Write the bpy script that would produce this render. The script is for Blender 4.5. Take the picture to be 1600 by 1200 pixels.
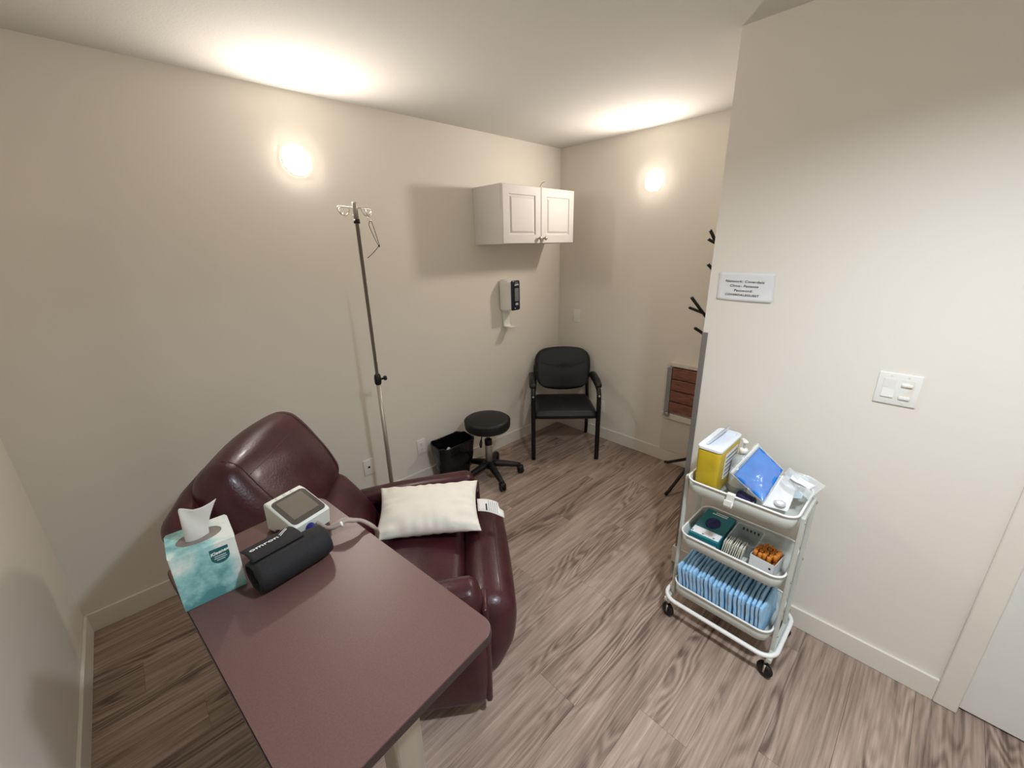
import bpy, bmesh, math, random
from mathutils import Vector, Matrix, Euler
random.seed(7)
for o in list(bpy.data.objects): bpy.data.objects.remove(o)
scn = bpy.context.scene
COL = scn.collection
R = math.radians

# ------------------------------------------------------------------ camera
cam = bpy.data.cameras.new('camera'); camo = bpy.data.objects.new('camera', cam); COL.objects.link(camo)
cam.sensor_fit = 'HORIZONTAL'; cam.sensor_width = 36.0
cam.lens = 36.0 * 638.99 / 1600.0
cam.clip_start = 0.02
RT = Vector((0.72243049, -0.69108531, -0.02225493)); UP = Vector((0.23548502, 0.2156487, 0.94765101)); FW = Vector((0.65010845, 0.68985269, -0.31853143))
mw = Matrix((RT, UP, -FW)).transposed().to_4x4(); mw.translation = Vector((-2.961, -2.480, 1.700))
camo.matrix_world = mw
scn.camera = camo
# ------------------------------------------------------------------ world, exposure
w = bpy.data.worlds.new('world'); scn.world = w; w.use_nodes = True
w.node_tree.nodes['Background'].inputs[0].default_value = (0.9, 0.92, 1, 1)
w.node_tree.nodes['Background'].inputs[1].default_value = 0.02
vs = scn.view_settings
vs.view_transform = 'Standard'; vs.look = 'None'; vs.gamma = 1.0; vs.use_curve_mapping = False
vs.exposure = 0.85
LAMP = 158.0        # radiance of the wall lamps' diffusers
DOWN = 335.0        # radiance of the ceiling downlight near the camera
LAMP_COL = (1.0, 0.91, 0.82)
DOWN_COL = (0.90, 1.0, 1.10)

# ------------------------------------------------------------------ materials
def lin(c):
    return tuple(((v/255.0)/12.92 if v/255.0 <= .04045 else ((v/255.0+.055)/1.055)**2.4) for v in c)
MATS = {}
def mat(name, c, rough=.5, metal=0., var=0., scale=8., bump=0., bscale=60., emit=0., alpha=1., trans=0., coat=0., stretch=None, sheen=0., c2=None, ior=1.45, spec=None):
    m = bpy.data.materials.new(name); m.use_nodes = True
    nt = m.node_tree; N = nt.nodes; L = nt.links; b = N['Principled BSDF']
    col = lin(c) + (1,)
    b.inputs['Base Color'].default_value = col
    b.inputs['Roughness'].default_value = rough; b.inputs['Metallic'].default_value = metal
    b.inputs['IOR'].default_value = ior
    if spec is not None: b.inputs['Specular IOR Level'].default_value = spec
    if coat: b.inputs['Coat Weight'].default_value = coat; b.inputs['Coat Roughness'].default_value = .15
    if sheen: b.inputs['Sheen Weight'].default_value = sheen
    if trans: b.inputs['Transmission Weight'].default_value = trans
    if alpha < 1: b.inputs['Alpha'].default_value = alpha
    if emit: b.inputs['Emission Color'].default_value = LAMP_COL + (1,); b.inputs['Emission Strength'].default_value = emit
    tc = N.new('ShaderNodeTexCoord'); src = tc.outputs['Object']
    if stretch:
        mp = N.new('ShaderNodeMapping'); mp.inputs['Scale'].default_value = stretch; L.new(src, mp.inputs['Vector']); src = mp.outputs[0]
    if var or c2:
        n = N.new('ShaderNodeTexNoise'); n.inputs['Scale'].default_value = scale; n.inputs['Detail'].default_value = 5
        L.new(src, n.inputs['Vector'])
        r = N.new('ShaderNodeValToRGB'); r.color_ramp.elements[0].position = .35; r.color_ramp.elements[1].position = .65
        d = tuple(max(0, v*(1-var)) for v in col[:3]) + (1,); u = tuple(min(1, v*(1+var)) for v in col[:3]) + (1,)
        if c2: d = col; u = lin(c2) + (1,)
        r.color_ramp.elements[0].color = d; r.color_ramp.elements[1].color = u
        L.new(n.outputs['Fac'], r.inputs[0]); L.new(r.outputs[0], b.inputs['Base Color'])
    if bump:
        n2 = N.new('ShaderNodeTexNoise'); n2.inputs['Scale'].default_value = bscale; n2.inputs['Detail'].default_value = 4
        L.new(src, n2.inputs['Vector'])
        bp = N.new('ShaderNodeBump'); bp.inputs['Strength'].default_value = bump; bp.inputs['Distance'].default_value = .004
        L.new(n2.outputs['Fac'], bp.inputs['Height']); L.new(bp.outputs[0], b.inputs['Normal'])
    MATS[name] = m
    return m
WALL = mat('wall_paint', (228, 222, 211), .75, var=.015, scale=1.5, bump=.06, bscale=220)
CEIL = mat('ceiling_paint', (208, 206, 200), .9, var=.01, scale=2, bump=.15, bscale=120)
TRIM = mat('trim_paint', (226, 220, 208), .45, var=.01)
DOORP = mat('door_paint', (226, 224, 218), .45, var=.01)
GUARD = mat('guard_metal', (132, 128, 124), .45, .3, var=.06, scale=30, stretch=(1, 1, .05))
LEATHER = mat('burgundy_leather', (62, 25, 30), .36, var=.22, scale=9, bump=.22, bscale=140, coat=.08, spec=.42)
PIPE = mat('leather_piping', (60, 26, 30), .4, var=.1)
BLACKV = mat('black_vinyl', (15, 15, 15), .5, var=.1, bump=.15, bscale=250)
BLACKP = mat('black_plastic', (14, 14, 15), .5, var=.1, bump=.05, bscale=200)
BLACKM = mat('black_metal', (12, 12, 13), .42, .1, var=.05)
CHROME = mat('chrome', (205, 200, 192), .16, 1., var=.03, scale=20)
STEEL = mat('brushed_steel', (178, 170, 158), .36, .55, var=.06, scale=40, stretch=(1, 1, .02))
WHITEP = mat('white_plastic', (232, 230, 224), .38, var=.01)
CABW = mat('cabinet_white', (206, 202, 198), .6, var=.01, scale=4)
NAVY = mat('navy_panel', (22, 26, 48), .25, var=.05)
GREYWIN = mat('grey_window', (120, 120, 120), .25, var=.1, scale=60)
LAMIN = mat('brown_laminate', (100, 72, 68), .40, var=.08, scale=260, bump=.05, bscale=400)
LAMED = mat('laminate_edge', (50, 36, 34), .45, var=.05)
TISSUE = mat('tissue_paper', (208, 206, 200), .9, var=.02, bump=.2, bscale=30)
FILM = mat('opening_film', (128, 118, 112), .3, var=.2, scale=40, bump=.5, bscale=40)
TEALD = mat('dark_teal_print', (28, 92, 96), .5, var=.03)
INKW = mat('white_ink', (232, 234, 232), .6, var=.02)
INKB = mat('black_ink', (30, 30, 32), .7, var=.02)
INKG = mat('grey_ink', (120, 122, 124), .7, var=.02)
CUFF = mat('cuff_fabric', (24, 24, 27), .75, var=.12, scale=300, bump=.25, bscale=500)
SCREEN = mat('monitor_screen', (104, 98, 86), .22, var=.03)
SCRFR = mat('screen_frame', (66, 60, 54), .25, var=.05)
BPWHITE = mat('monitor_shell', (222, 224, 214), .4, var=.01)
BLUEP = mat('blue_connector', (26, 34, 120), .3, var=.05)
HOSE = mat('grey_hose', (158, 144, 134), .5, var=.04)
PILLOW = mat('pillow_cotton', (236, 230, 218), .85, var=.02, scale=20, bump=.12, bscale=45)
TAGM = mat('care_tag', (228, 226, 222), .8, var=.02)
LINER = mat('bin_liner_film', (13, 13, 14), .18, var=.2, scale=30, bump=1., bscale=22, stretch=(1.3, 1.3, .6))
BINM = mat('bin_plastic', (18, 18, 19), .5, var=.1)
YELLOW = mat('sharps_yellow', (196, 168, 40), .35, var=.10, scale=14, coat=.1)
FLAPM = mat('flap_plastic', (196, 206, 220), .35, var=.03)
WRAP = mat('crinkled_wrap', (232, 234, 236), .15, var=.03, alpha=.38, bump=1., bscale=45)
MASKP = mat('pale_sachet', (206, 222, 228), .7, var=.05, bump=.4, bscale=40)
LIDW = mat('sharps_lid', (232, 236, 242), .4, var=.02)
CLEAR = mat('clear_plastic', (225, 228, 230), .12, var=.01, alpha=.13, bump=.6, bscale=35)
CLEARB = mat('clear_bottle', (205, 208, 206), .25, var=.03, alpha=.72)
BASK = mat('frosted_basket', (188, 198, 202), .35, var=.02, alpha=.62)
BLUES = mat('blue_sheet', (14, 124, 210), .55, c2=(10, 104, 194), scale=16, bump=.1, bscale=30)
PAPER = mat('white_paper', (224, 224, 224), .8, var=.015, scale=6)
CARTM = mat('cart_enamel', (196, 198, 190), .4, var=.015)
CARTR = mat('cart_rim', (236, 236, 232), .35, var=.01)
TEALB = mat('teal_carton', (22, 112, 122), .45, var=.06)
GLOVE = mat('blue_glove', (24, 30, 92), .6, var=.2, scale=60, bump=.6, bscale=60)
GAUZE = mat('gauze_packet', (224, 220, 204), .7, var=.03)
ORANGE = mat('orange_cap', (206, 128, 44), .45, var=.06)
TUBEB = mat('tube_amber', (150, 84, 30), .4, var=.08)
DARKH = mat('dark_hole', (40, 20, 8), .8, var=.05)
PADB = mat('blue_pad', (138, 190, 228), .75, c2=(168, 208, 236), scale=14, bump=.3, bscale=60)
PADW = mat('pad_white', (170, 202, 228), .8, var=.03, bump=.3, bscale=60)
PURPLE = mat('purple_roll', (40, 34, 86), .5, var=.1)
GREYST = mat('grey_bracket', (150, 152, 154), .45, .2, var=.05)
SLATM = mat('redwood_slat', (146, 100, 82), .45, c2=(112, 74, 60), scale=5, stretch=(3, 1.2, 26))
PANELW = mat('seat_panel_white', (218, 210, 198), .5, var=.01)
SUB = mat('subfloor', (46, 38, 34), .9, var=.1)
HOLLOW = mat('socket_black', (12, 12, 12), .6, var=.05)
GLOW = mat('lamp_diffuser', (255, 250, 245), .5, emit=LAMP)
GLOWD = mat('downlight_lens', (255, 250, 245), .5, emit=DOWN)
GLOWD.node_tree.nodes['Principled BSDF'].inputs['Emission Color'].default_value = DOWN_COL + (1,)
EDGEG = mat('diffuser_edge_glow', (255, 250, 245), .5, emit=7.0)
BAFFLE = mat('dark_baffle', (40, 40, 40), .7, var=.02)
LAMPR = mat('lamp_housing', (232, 228, 222), .4, var=.01)

def wood_floor():
    m = bpy.data.materials.new('vinyl_plank'); m.use_nodes = True
    nt = m.node_tree; N = nt.nodes; L = nt.links; b = N['Principled BSDF']
    geo = N.new('ShaderNodeNewGeometry'); oi = N.new('ShaderNodeObjectInfo')
    cmb = N.new('ShaderNodeCombineXYZ')
    mul = N.new('ShaderNodeMath'); mul.operation = 'MULTIPLY'; mul.inputs[1].default_value = 37.0
    L.new(oi.outputs['Random'], mul.inputs[0]); L.new(mul.outputs[0], cmb.inputs[0]); L.new(mul.outputs[0], cmb.inputs[2])
    add = N.new('ShaderNodeVectorMath'); add.operation = 'ADD'
    L.new(geo.outputs['Position'], add.inputs[0]); L.new(cmb.outputs[0], add.inputs[1])
    def nz(sc, scale, detail, dist=0., rough=.5):
        mp = N.new('ShaderNodeMapping'); mp.inputs['Scale'].default_value = sc; L.new(add.outputs[0], mp.inputs[0])
        n = N.new('ShaderNodeTexNoise'); n.inputs['Scale'].default_value = scale; n.inputs['Detail'].default_value = detail
        n.inputs['Distortion'].default_value = dist; n.inputs['Roughness'].default_value = rough
        L.new(mp.outputs[0], n.inputs['Vector']); return n.outputs['Fac']
    def mth(op, a, v, c=None):
        n = N.new('ShaderNodeMath'); n.operation = op
        L.new(a, n.inputs[0])
        if isinstance(v, float): n.inputs[1].default_value = v
        else: L.new(v, n.inputs[1])
        return n.outputs[0]
    field = nz((.9, 5.5, 1), 1.0, 2.5, .3)                 # growth rings cut at a slant: cathedral figure
    rings = mth('SINE', mth('MULTIPLY', field, 120.0), 0.0)
    rings = mth('MULTIPLY_ADD', rings, .5); rings.node.inputs[2].default_value = .5
    fine = nz((3.0, 95, 1), 1.0, 4, .2, .65)
    mid = nz((1.6, 22, 1), 1.0, 4, .5, .6)
    mask = nz((1.1, 7, 1), 1.0, 2)
    mr = N.new('ShaderNodeMapRange'); mr.inputs[1].default_value = .42; mr.inputs[2].default_value = .62; L.new(mask, mr.inputs[0])
    rm = mth('MULTIPLY', rings, mr.outputs[0])
    s = mth('MULTIPLY', rm, .26)
    s = mth('ADD', s, mth('MULTIPLY', fine, .72)); s = mth('ADD', s, mth('MULTIPLY', mid, .55))
    tone = mth('MULTIPLY', oi.outputs['Random'], .10); s = mth('ADD', s, tone)
    cr = N.new('ShaderNodeValToRGB'); e = cr.color_ramp.elements
    e[0].position = .45; e[0].color = lin((190, 168, 154)) + (1,)
    e[1].position = .98; e[1].color = lin((98, 80, 70)) + (1,)
    k = cr.color_ramp.elements.new(.68); k.color = lin((158, 137, 123)) + (1,)
    L.new(s, cr.inputs[0]); L.new(cr.outputs[0], b.inputs['Base Color'])
    b.inputs['Roughness'].default_value = .5
    bp = N.new('ShaderNodeBump'); bp.inputs['Strength'].default_value = .12; bp.inputs['Distance'].default_value = .002
    L.new(fine, bp.inputs['Height']); L.new(bp.outputs[0], b.inputs['Normal'])
    return m
PLANK = wood_floor()
def cloud_carton():
    m = bpy.data.materials.new('cloud_print_carton'); m.use_nodes = True
    nt = m.node_tree; N = nt.nodes; L = nt.links; b = N['Principled BSDF']
    tc = N.new('ShaderNodeTexCoord'); mp = N.new('ShaderNodeMapping'); mp.inputs['Location'].default_value = (.31, .2, .12)
    L.new(tc.outputs['Object'], mp.inputs[0])
    n = N.new('ShaderNodeTexNoise'); n.inputs['Scale'].default_value = 14; n.inputs['Detail'].default_value = 6; n.inputs['Roughness'].default_value = .6
    L.new(mp.outputs[0], n.inputs['Vector'])
    # print: paler towards the upper right of the front, deeper teal at foot and left
    sx = N.new('ShaderNodeSeparateXYZ'); L.new(tc.outputs['Object'], sx.inputs[0])
    def mth(op, a, v):
        q = N.new('ShaderNodeMath'); q.operation = op; L.new(a, q.inputs[0])
        if isinstance(v, float): q.inputs[1].default_value = v
        else: L.new(v, q.inputs[1])
        return q.outputs[0]
    s = mth('ADD', n.outputs['Fac'], mth('MULTIPLY', sx.outputs[0], 2.0))
    s = mth('ADD', s, mth('MULTIPLY', mth('SUBTRACT', sx.outputs[2], .07), 1.6))
    cr = N.new('ShaderNodeValToRGB'); e = cr.color_ramp.elements
    e[0].position = .34; e[0].color = lin((84, 142, 146)) + (1,)
    e[1].position = .66; e[1].color = lin((222, 226, 218)) + (1,)
    k = e.new(.5); k.color = lin((150, 198, 198)) + (1,)
    L.new(s, cr.inputs[0]); L.new(cr.outputs[0], b.inputs['Base Color']); b.inputs['Roughness'].default_value = .45
    return m
CLOUD = cloud_carton()

# ------------------------------------------------------------------ builders
def link(name, me, m, parent=None, smooth=False):
    o = bpy.data.objects.new(name, me); COL.objects.link(o)
    if m: me.materials.append(m)
    if smooth:
        for p in me.polygons: p.use_smooth = True
    if parent: o.parent = parent
    return o
def obj(name, bm, m, parent=None, smooth=False):
    me = bpy.data.meshes.new(name); bmesh.ops.recalc_face_normals(bm, faces=bm.faces[:]); bm.to_mesh(me); bm.free()
    return link(name, me, m, parent, smooth)
def tag(o, label=None, cat=None, group=None, kind=None):
    if label: o['label'] = label
    if cat: o['category'] = cat
    if group: o['group'] = group
    if kind: o['kind'] = kind
    return o
def thing(name, label, cat, loc=(0, 0, 0), rz=0., group=None):
    o = bpy.data.objects.new(name, None); COL.objects.link(o); o.location = loc; o.rotation_euler = (0, 0, rz)
    o.empty_display_size = .05
    return tag(o, label, cat, group)
def copy_tree(o, parent=None):
    c = o.copy(); COL.objects.link(c)
    if parent: c.parent = parent
    for ch in list(o.children): copy_tree(ch, c)
    return c
def box(bm, lo, hi, bev=0., seg=2):
    r = bmesh.ops.create_cube(bm, size=1.0); vs_ = r['verts']
    lo = Vector(lo); hi = Vector(hi); c = (lo+hi)/2; s = hi-lo
    for v in vs_: v.co = Vector((v.co.x*s.x, v.co.y*s.y, v.co.z*s.z)) + c
    if bev:
        es = list({e for v in vs_ for e in v.link_edges})
        bmesh.ops.bevel(bm, geom=es, offset=bev, segments=seg, affect='EDGES', profile=.5)
    return bm
def B(lo, hi, bev=0., seg=2): return box(bmesh.new(), lo, hi, bev, seg)
def prism(bm, pts, z0, z1, bev=0., seg=2, axis='z'):
    """closed 2-D outline extruded; axis z: (x,y) outline; y: (x,z); x: (y,z)"""
    def P(a, b, h): return {'z': (a, b, h), 'y': (a, h, b), 'x': (h, a, b)}[axis]
    lo = [bm.verts.new(P(a, b, z0)) for a, b in pts]; hi = [bm.verts.new(P(a, b, z1)) for a, b in pts]
    n = len(pts); f = [bm.faces.new(lo[::-1]), bm.faces.new(hi)]
    for i in range(n): bm.faces.new((lo[i], lo[(i+1) % n], hi[(i+1) % n], hi[i]))
    if bev:
        es = [e for e in f[0].edges] + [e for e in f[1].edges]
        bmesh.ops.bevel(bm, geom=es, offset=bev, segments=seg, affect='EDGES', profile=.5)
    return bm
def rrect(cx, cy, hx, hy, r, n=6):
    out = []
    for qx, qy, a0 in ((1, 1, 0), (-1, 1, 90), (-1, -1, 180), (1, -1, 270)):
        for i in range(n+1):
            a = R(a0 + 90*i/n); out.append((cx + qx*(hx-r) + r*math.cos(a), cy + qy*(hy-r) + r*math.sin(a)))
    return out
def smooth_path(pts, n=6, closed=False):
    pts = [Vector(p) for p in pts]; out = []; m = len(pts)
    rng = range(m if closed else m-1)
    for i in rng:
        g = lambda k: pts[k % m] if closed else pts[max(0, min(m-1, k))]
        p0, p1, p2, p3 = g(i-1), g(i), g(i+1), g(i+2)
        for j in range(n):
            t = j/n
            out.append(.5*((2*p1) + (p2-p0)*t + (2*p0-5*p1+4*p2-p3)*t*t + (3*p1-p0-3*p2+p3)*t**3))
    if not closed: out.append(pts[-1])
    return out
def tube(bm, pts, r, seg=10, closed=False, cap=True):
    pts = [Vector(p) for p in pts]; n = len(pts); rings = []
    rad = r if isinstance(r, (list, tuple)) else [r]*n
    up = None
    for i in range(n):
        a = pts[i-1] if (i > 0 or closed) else pts[i]; b = pts[(i+1) % n] if (i < n-1 or closed) else pts[i]
        t = (b-a).normalized()
        if up is None: up = t.orthogonal().normalized()
        u = (up - t*up.dot(t)).normalized(); up = u; v = t.cross(u)
        rings.append([bm.verts.new(pts[i] + rad[i]*(math.cos(2*math.pi*k/seg)*u + math.sin(2*math.pi*k/seg)*v)) for k in range(seg)])
    for i in range(n if closed else n-1):
        A = rings[i]; Bq = rings[(i+1) % n]
        off = 0
        if closed and i == n-1:
            off = min(range(seg), key=lambda k: (A[0].co-Bq[k].co).length)
        for k in range(seg): bm.faces.new((A[k], A[(k+1) % seg], Bq[(k+1+off) % seg], Bq[(k+off) % seg]))
    if cap and not closed: bm.faces.new(rings[0][::-1]); bm.faces.new(rings[-1])
    return bm
def T(pts, r, seg=10, closed=False): return tube(bmesh.new(), pts, r, seg, closed)
def lathe(bm, prof, seg=32, mtx=None, close=True):
    rings = []
    for (r, z) in prof:
        if r < 1e-6: rings.append([bm.verts.new((0, 0, z))])
        else: rings.append([bm.verts.new((r*math.cos(2*math.pi*k/seg), r*math.sin(2*math.pi*k/seg), z)) for k in range(seg)])
    for A, Bq in zip(rings, rings[1:]):
        for k in range(seg):
            k2 = (k+1) % seg
            if len(A) == 1 and len(Bq) == 1: continue
            if len(A) == 1: bm.faces.new((A[0], Bq[k2], Bq[k]))
            elif len(Bq) == 1: bm.faces.new((A[k], A[k2], Bq[0]))
            else: bm.faces.new((A[k], A[k2], Bq[k2], Bq[k]))
    if close:
        for r_ in (rings[0], rings[-1]):
            if len(r_) > 1: bm.faces.new(r_)
    if mtx is not None:
        vs_ = [v for r_ in rings for v in r_]
        for v in vs_: v.co = mtx @ v.co
    return bm
def LA(prof, seg=32, mtx=None, close=True): return lathe(bmesh.new(), prof, seg, mtx, close)
def frame(o, x, y):
    """matrix with local x, y axes"""
    x = Vector(x).normalized(); y = Vector(y); y = (y - x*y.dot(x)).normalized(); z = x.cross(y)
    m = Matrix((x, y, z)).transposed().to_4x4(); m.translation = Vector(o); return m
def rbox(half, r, n=(12, 12, 12), puff=(0, 0, 0), deform=None, center=(0, 0, 0)):
    """rounded, puffed box: cushions, arms"""
    bm = bmesh.new(); hx, hy, hz = half
    def ts(h, k):
        r_ = min(r, h*.999); a = h - r_; out = []
        cs = max(3, k//3)
        for i in range(cs): out.append(-a - r_*math.cos(math.pi/2*i/cs)*1.0)
        m = max(2, k - 2*cs)
        for i in range(m+1): out.append(-a + 2*a*i/m)
        for i in range(1, cs+1): out.append(a + r_*math.sin(math.pi/2*i/cs))
        return out
    X, Y, Z = ts(hx, n[0]), ts(hy, n[1]), ts(hz, n[2]); cache = {}
    def V(p):
        k = tuple(round(q, 6) for q in p)
        if k in cache: return cache[k]
        p = Vector(p); rr = [min(r, h*.999) for h in half]
        # project the cube-surface point on the rounded box
        c = Vector((max(-hx+rr[0], min(hx-rr[0], p.x)), max(-hy+rr[1], min(hy-rr[1], p.y)), max(-hz+rr[2], min(hz-rr[2], p.z))))
        d = p - c
        if d.length > 1e-9:
            e = Vector((d.x/rr[0], d.y/rr[1], d.z/rr[2])); e.normalize(); q = c + Vector((e.x*rr[0], e.y*rr[1], e.z*rr[2]))
        else: q = p
        u, v, t = q.x/hx, q.y/hy, q.z/hz
        g = lambda a: max(0, 1-a*a)
        q = q + Vector((puff[0]*u*g(v)*g(t), puff[1]*v*g(u)*g(t), puff[2]*t*g(u)*g(v)))
        if deform: q = Vector(deform(q, u, v, t))
        cache[k] = bm.verts.new(q + Vector(center)); return cache[k]
    def face(A, Bq, f):
        for i in range(len(A)-1):
            for j in range(len(Bq)-1):
                try: bm.faces.new((V(f(A[i], Bq[j])), V(f(A[i+1], Bq[j])), V(f(A[i+1], Bq[j+1])), V(f(A[i], Bq[j+1]))))
                except ValueError: pass
    for s in (-1, 1):
        face(X, Y, lambda a, b: (a, b, s*hz)); face(X, Z, lambda a, b: (a, s*hy, b)); face(Y, Z, lambda a, b: (s*hx, a, b))
    return bm
def surf(o, pts, d, lift=.0005):
    from mathutils.bvhtree import BVHTree
    t = BVHTree.FromPolygons([v.co[:] for v in o.data.vertices], [p.vertices[:] for p in o.data.polygons]); out = []
    for p in pts:
        h = t.ray_cast(Vector(p), Vector(d))
        if h[0] is not None: out.append(h[0]-Vector(d)*lift)
    return out
def xf(bm, m):
    bmesh.ops.transform(bm, matrix=m, verts=bm.verts[:]); return bm
def grid(nu, nv, f):
    bm = bmesh.new(); vv = [[bm.verts.new(f(i/nu, j/nv)) for j in range(nv+1)] for i in range(nu+1)]
    for i in range(nu):
        for j in range(nv): bm.faces.new((vv[i][j], vv[i+1][j], vv[i+1][j+1], vv[i][j+1]))
    return bm
def solidify(o, t, off=0.):
    md = o.modifiers.new('thickness', 'SOLIDIFY'); md.thickness = t; md.offset = off; return o
def text(name, body, size, m, parent, mtx, bold=0., shear=0., xs=1., spacing=1., depth=.0003):
    cu = bpy.data.curves.new(name, 'FONT'); cu.body = body; cu.size = size; cu.align_x = 'CENTER'; cu.align_y = 'CENTER'
    cu.offset = bold; cu.shear = shear; cu.space_character = spacing; cu.extrude = depth; cu.resolution_u = 3
    t = bpy.data.objects.new(name, cu); COL.objects.link(t)
    bpy.context.view_layer.update()
    me = bpy.data.meshes.new_from_object(t.evaluated_get(bpy.context.evaluated_depsgraph_get()))
    bpy.data.objects.remove(t); bpy.data.curves.remove(cu)
    me.transform(mtx @ Matrix.Diagonal((xs, 1, 1, 1)))
    me.materials.clear()
    return link(name, me, m, parent)
WALLX = -90.0     # rotation for fixtures on walls that face -x; fixtures are built facing -y

# ------------------------------------------------------------------ the room
XL, YR, ZC = -3.424, -3.60, 2.46       # left wall, rear wall, ceiling
PX, PY = -1.034, -1.734                # partition face, partition outer corner
def struct(name, bm, m): return tag(obj(name, bm, m), kind='structure')
fl = struct('floor', B((XL-.1, YR-.1, -.06), (.1, .1, -.004)), SUB)
PW, PLN = .182, 1.22
row = 0; y = .0
unit = bpy.data.meshes.new('plank'); bmu = B((0, 0, -.0038), (1, 1, 0)); bmu.to_mesh(unit); bmu.free(); unit.materials.append(PLANK)
y = 0.0
while y > YR:
    x = XL - ((row*.43) % 1.0)*PLN
    y0 = max(YR, y-PW)
    while x < 0:
        x0, x1 = max(XL, x), min(0, x+PLN)
        if x1-x0 > .02 and not (x0 >= PX-.02 and y < PY):
            o = bpy.data.objects.new('plank', unit); COL.objects.link(o); o.parent = fl
            o.location = (x0+.0004, y0+.0004, 0); o.scale = (x1-x0-.0008, y-y0-.0008, 1)
        x += PLN
    y -= PW; row += 1
struct('ceiling', B((XL-.1, YR-.1, ZC), (.1, .1, ZC+.08)), CEIL)
struct('wall_back', B((XL-.1, 0, 0), (.1, .1, ZC)), WALL)
struct('wall_right', B((0, PY, 0), (.1, 0, ZC)), WALL)
struct('wall_left', B((XL-.1, YR, 0), (XL, 0, ZC)), WALL)
struct('wall_rear', B((XL-.1, YR-.1, 0), (.1, YR, ZC)), WALL)
wp = bmesh.new()
prism(wp, [(PX, YR), (.1, YR), (.1, PY), (PX, PY)], 2.06, ZC)
prism(wp, [(PX, -2.84), (.1, -2.84), (.1, PY), (PX, PY)], 0, 2.06)
struct('wall_partition', wp, WALL)
BBH, BBT = .1025, .013
def baseboard(name, lo, hi): return struct(name, B(lo, hi, .003, 2), TRIM)
baseboard('baseboard_back', (XL, -BBT, 0), (0, 0, BBH))
baseboard('baseboard_right', (-BBT, PY, 0), (0, -BBT, BBH))
baseboard('baseboard_left', (XL, YR, 0), (XL+BBT, -BBT, BBH))
baseboard('baseboard_partition', (PX-BBT, -2.775, 0), (PX, PY+BBT, BBH))
baseboard('baseboard_return', (PX-.0005, PY, 0), (-BBT, PY+BBT, BBH))
g = bmesh.new()   # grey metal corner guard on the partition's outer corner
prism(g, [(PX-.003, PY-.022), (PX-.003, PY+.003), (PX+.03, PY+.003), (PX+.03, PY), (PX, PY), (PX, PY-.022)], BBH, 1.305)
struct('trim_1', g, GUARD)
# door with casing beyond the switch plate
c = bmesh.new(); box(c, (PX-.018, -2.84, 0), (PX, -2.775, 2.12), .006, 3); box(c, (PX-.018, YR, 2.055), (PX, -2.84, 2.12), .006, 3)
struct('trim_2', c, TRIM)
dr = struct('door_1', B((PX+.015, YR, .008), (PX+.055, -2.842, 2.055), .002), DOORP)
for z0, z1 in ((.25, .95), (1.1, 1.9)):
    obj('door_panel', B((PX+.009, -3.45, z0), (PX+.0155, -2.97, z1), .004), DOORP, dr)
obj('door_handle', LA([(0, 0), (.03, 0), (.03, .01), (.012, .014), (.012, .05), (.028, .06), (.03, .075), (.02, .085), (0, .087)], 24, frame((PX+.016, -2.91, 1.0), (0, 1, 0), (0, 0, 1)) @ Matrix.Rotation(math.pi, 4, 'X')), CHROME, dr, True)

# ------------------------------------------------------------------ wall lamps
def wall_light(loc, rz, label, r=.066):
    t = thing('wall_light', label, 'wall light', loc, rz)
    m = frame((0, 0, 0), (1, 0, 0), (0, 0, 1))      # lathe axis -> -y
    obj('housing', LA([(0, 0), (r*1.06, 0), (r*1.06, .004), (r*1.04, .005), (0, .005)], 40, m), LAMPR, t, True)
    obj('diffuser_edge', LA([(r*1.05, .0052), (r*1.055, .0075), (r*1.03, .0095), (r*1.0, .0095), (r*1.0, .0052)], 40, m, False), EDGEG, t, True)
    obj('diffuser', LA([(r*.995, .0085), (r*.97, .0115), (r*.8, .015), (r*.5, .017), (0, .0175)], 40, m, False), GLOW, t, True)
    return t
wall_light((-2.118, -.001, 2.145), 0, 'round glowing wall light above the tall metal drip stand')
wall_light((-.001, -.866, 2.122), R(WALLX), 'round glowing wall light between wall cabinet and coat stand')
dl = thing('ceiling_downlight', 'round ceiling downlight above the overbed table end', 'ceiling light', (-2.12, -2.64, ZC))
obj('can', LA([(.105, 0), (.105, -.058), (.100, -.060), (.092, -.058), (.090, -.004), (.0, -.004)], 40, None, False), BAFFLE, dl, True)
obj('lens', LA([(.088, -.006), (.05, -.009), (0, -.010)], 40, None, False), GLOWD, dl, True)

# ------------------------------------------------------------------ recliner
ca = R(-37)
rec = thing('recliner', 'burgundy leather recliner armchair with padded headrest, pillow lying on its seat', 'armchair', (-2.047, -1.287, 0), ca)
# frame: x forward, y left, z up; arm fronts at x = 0
def armdef(sy):
    def f(q, u, v, t):
        x, y_, z = q
        z += .035*u*max(0, t) - .02*max(0, -u-.3)*max(0, t)
        x -= .02*max(0, t)*max(0, u)
        return (x, y_ + sy*.012*(1-t*t), z)
    return f
for s in (1, -1):
    a = obj('arm', rbox((.335, .062, .255), .048, (16, 9, 14), (.012, .006, .008), armdef(s), (-.335, s*.365, .315)), LEATHER, rec, True)
    for yy in (.322, .412):
        obj('seam', T(surf(a, [(x, s*yy, .9) for x in [-.6+.55*i/14 for i in range(15)]], Vector((0, 0, -1)), 0), .002, 6), PIPE, a, True)
    obj('arm_front', rbox((.012, .052, .225), .011, (4, 8, 14), (.006, 0, 0), None, (-.004, s*.368, .30)), LEATHER, a, True)
obj('base', rbox((.36, .30, .12), .03, (8, 8, 6), (0, 0, 0), None, (-.40, 0, .19)), LEATHER, rec, True)
def seatdef(q, u, v, t):
    x, y_, z = q
    if t > 0: z += .006*math.sin(7*u+4*v)*(1-u*u)*t + .012*max(0, u)**3*-1
    return (x, y_, z)
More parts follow.
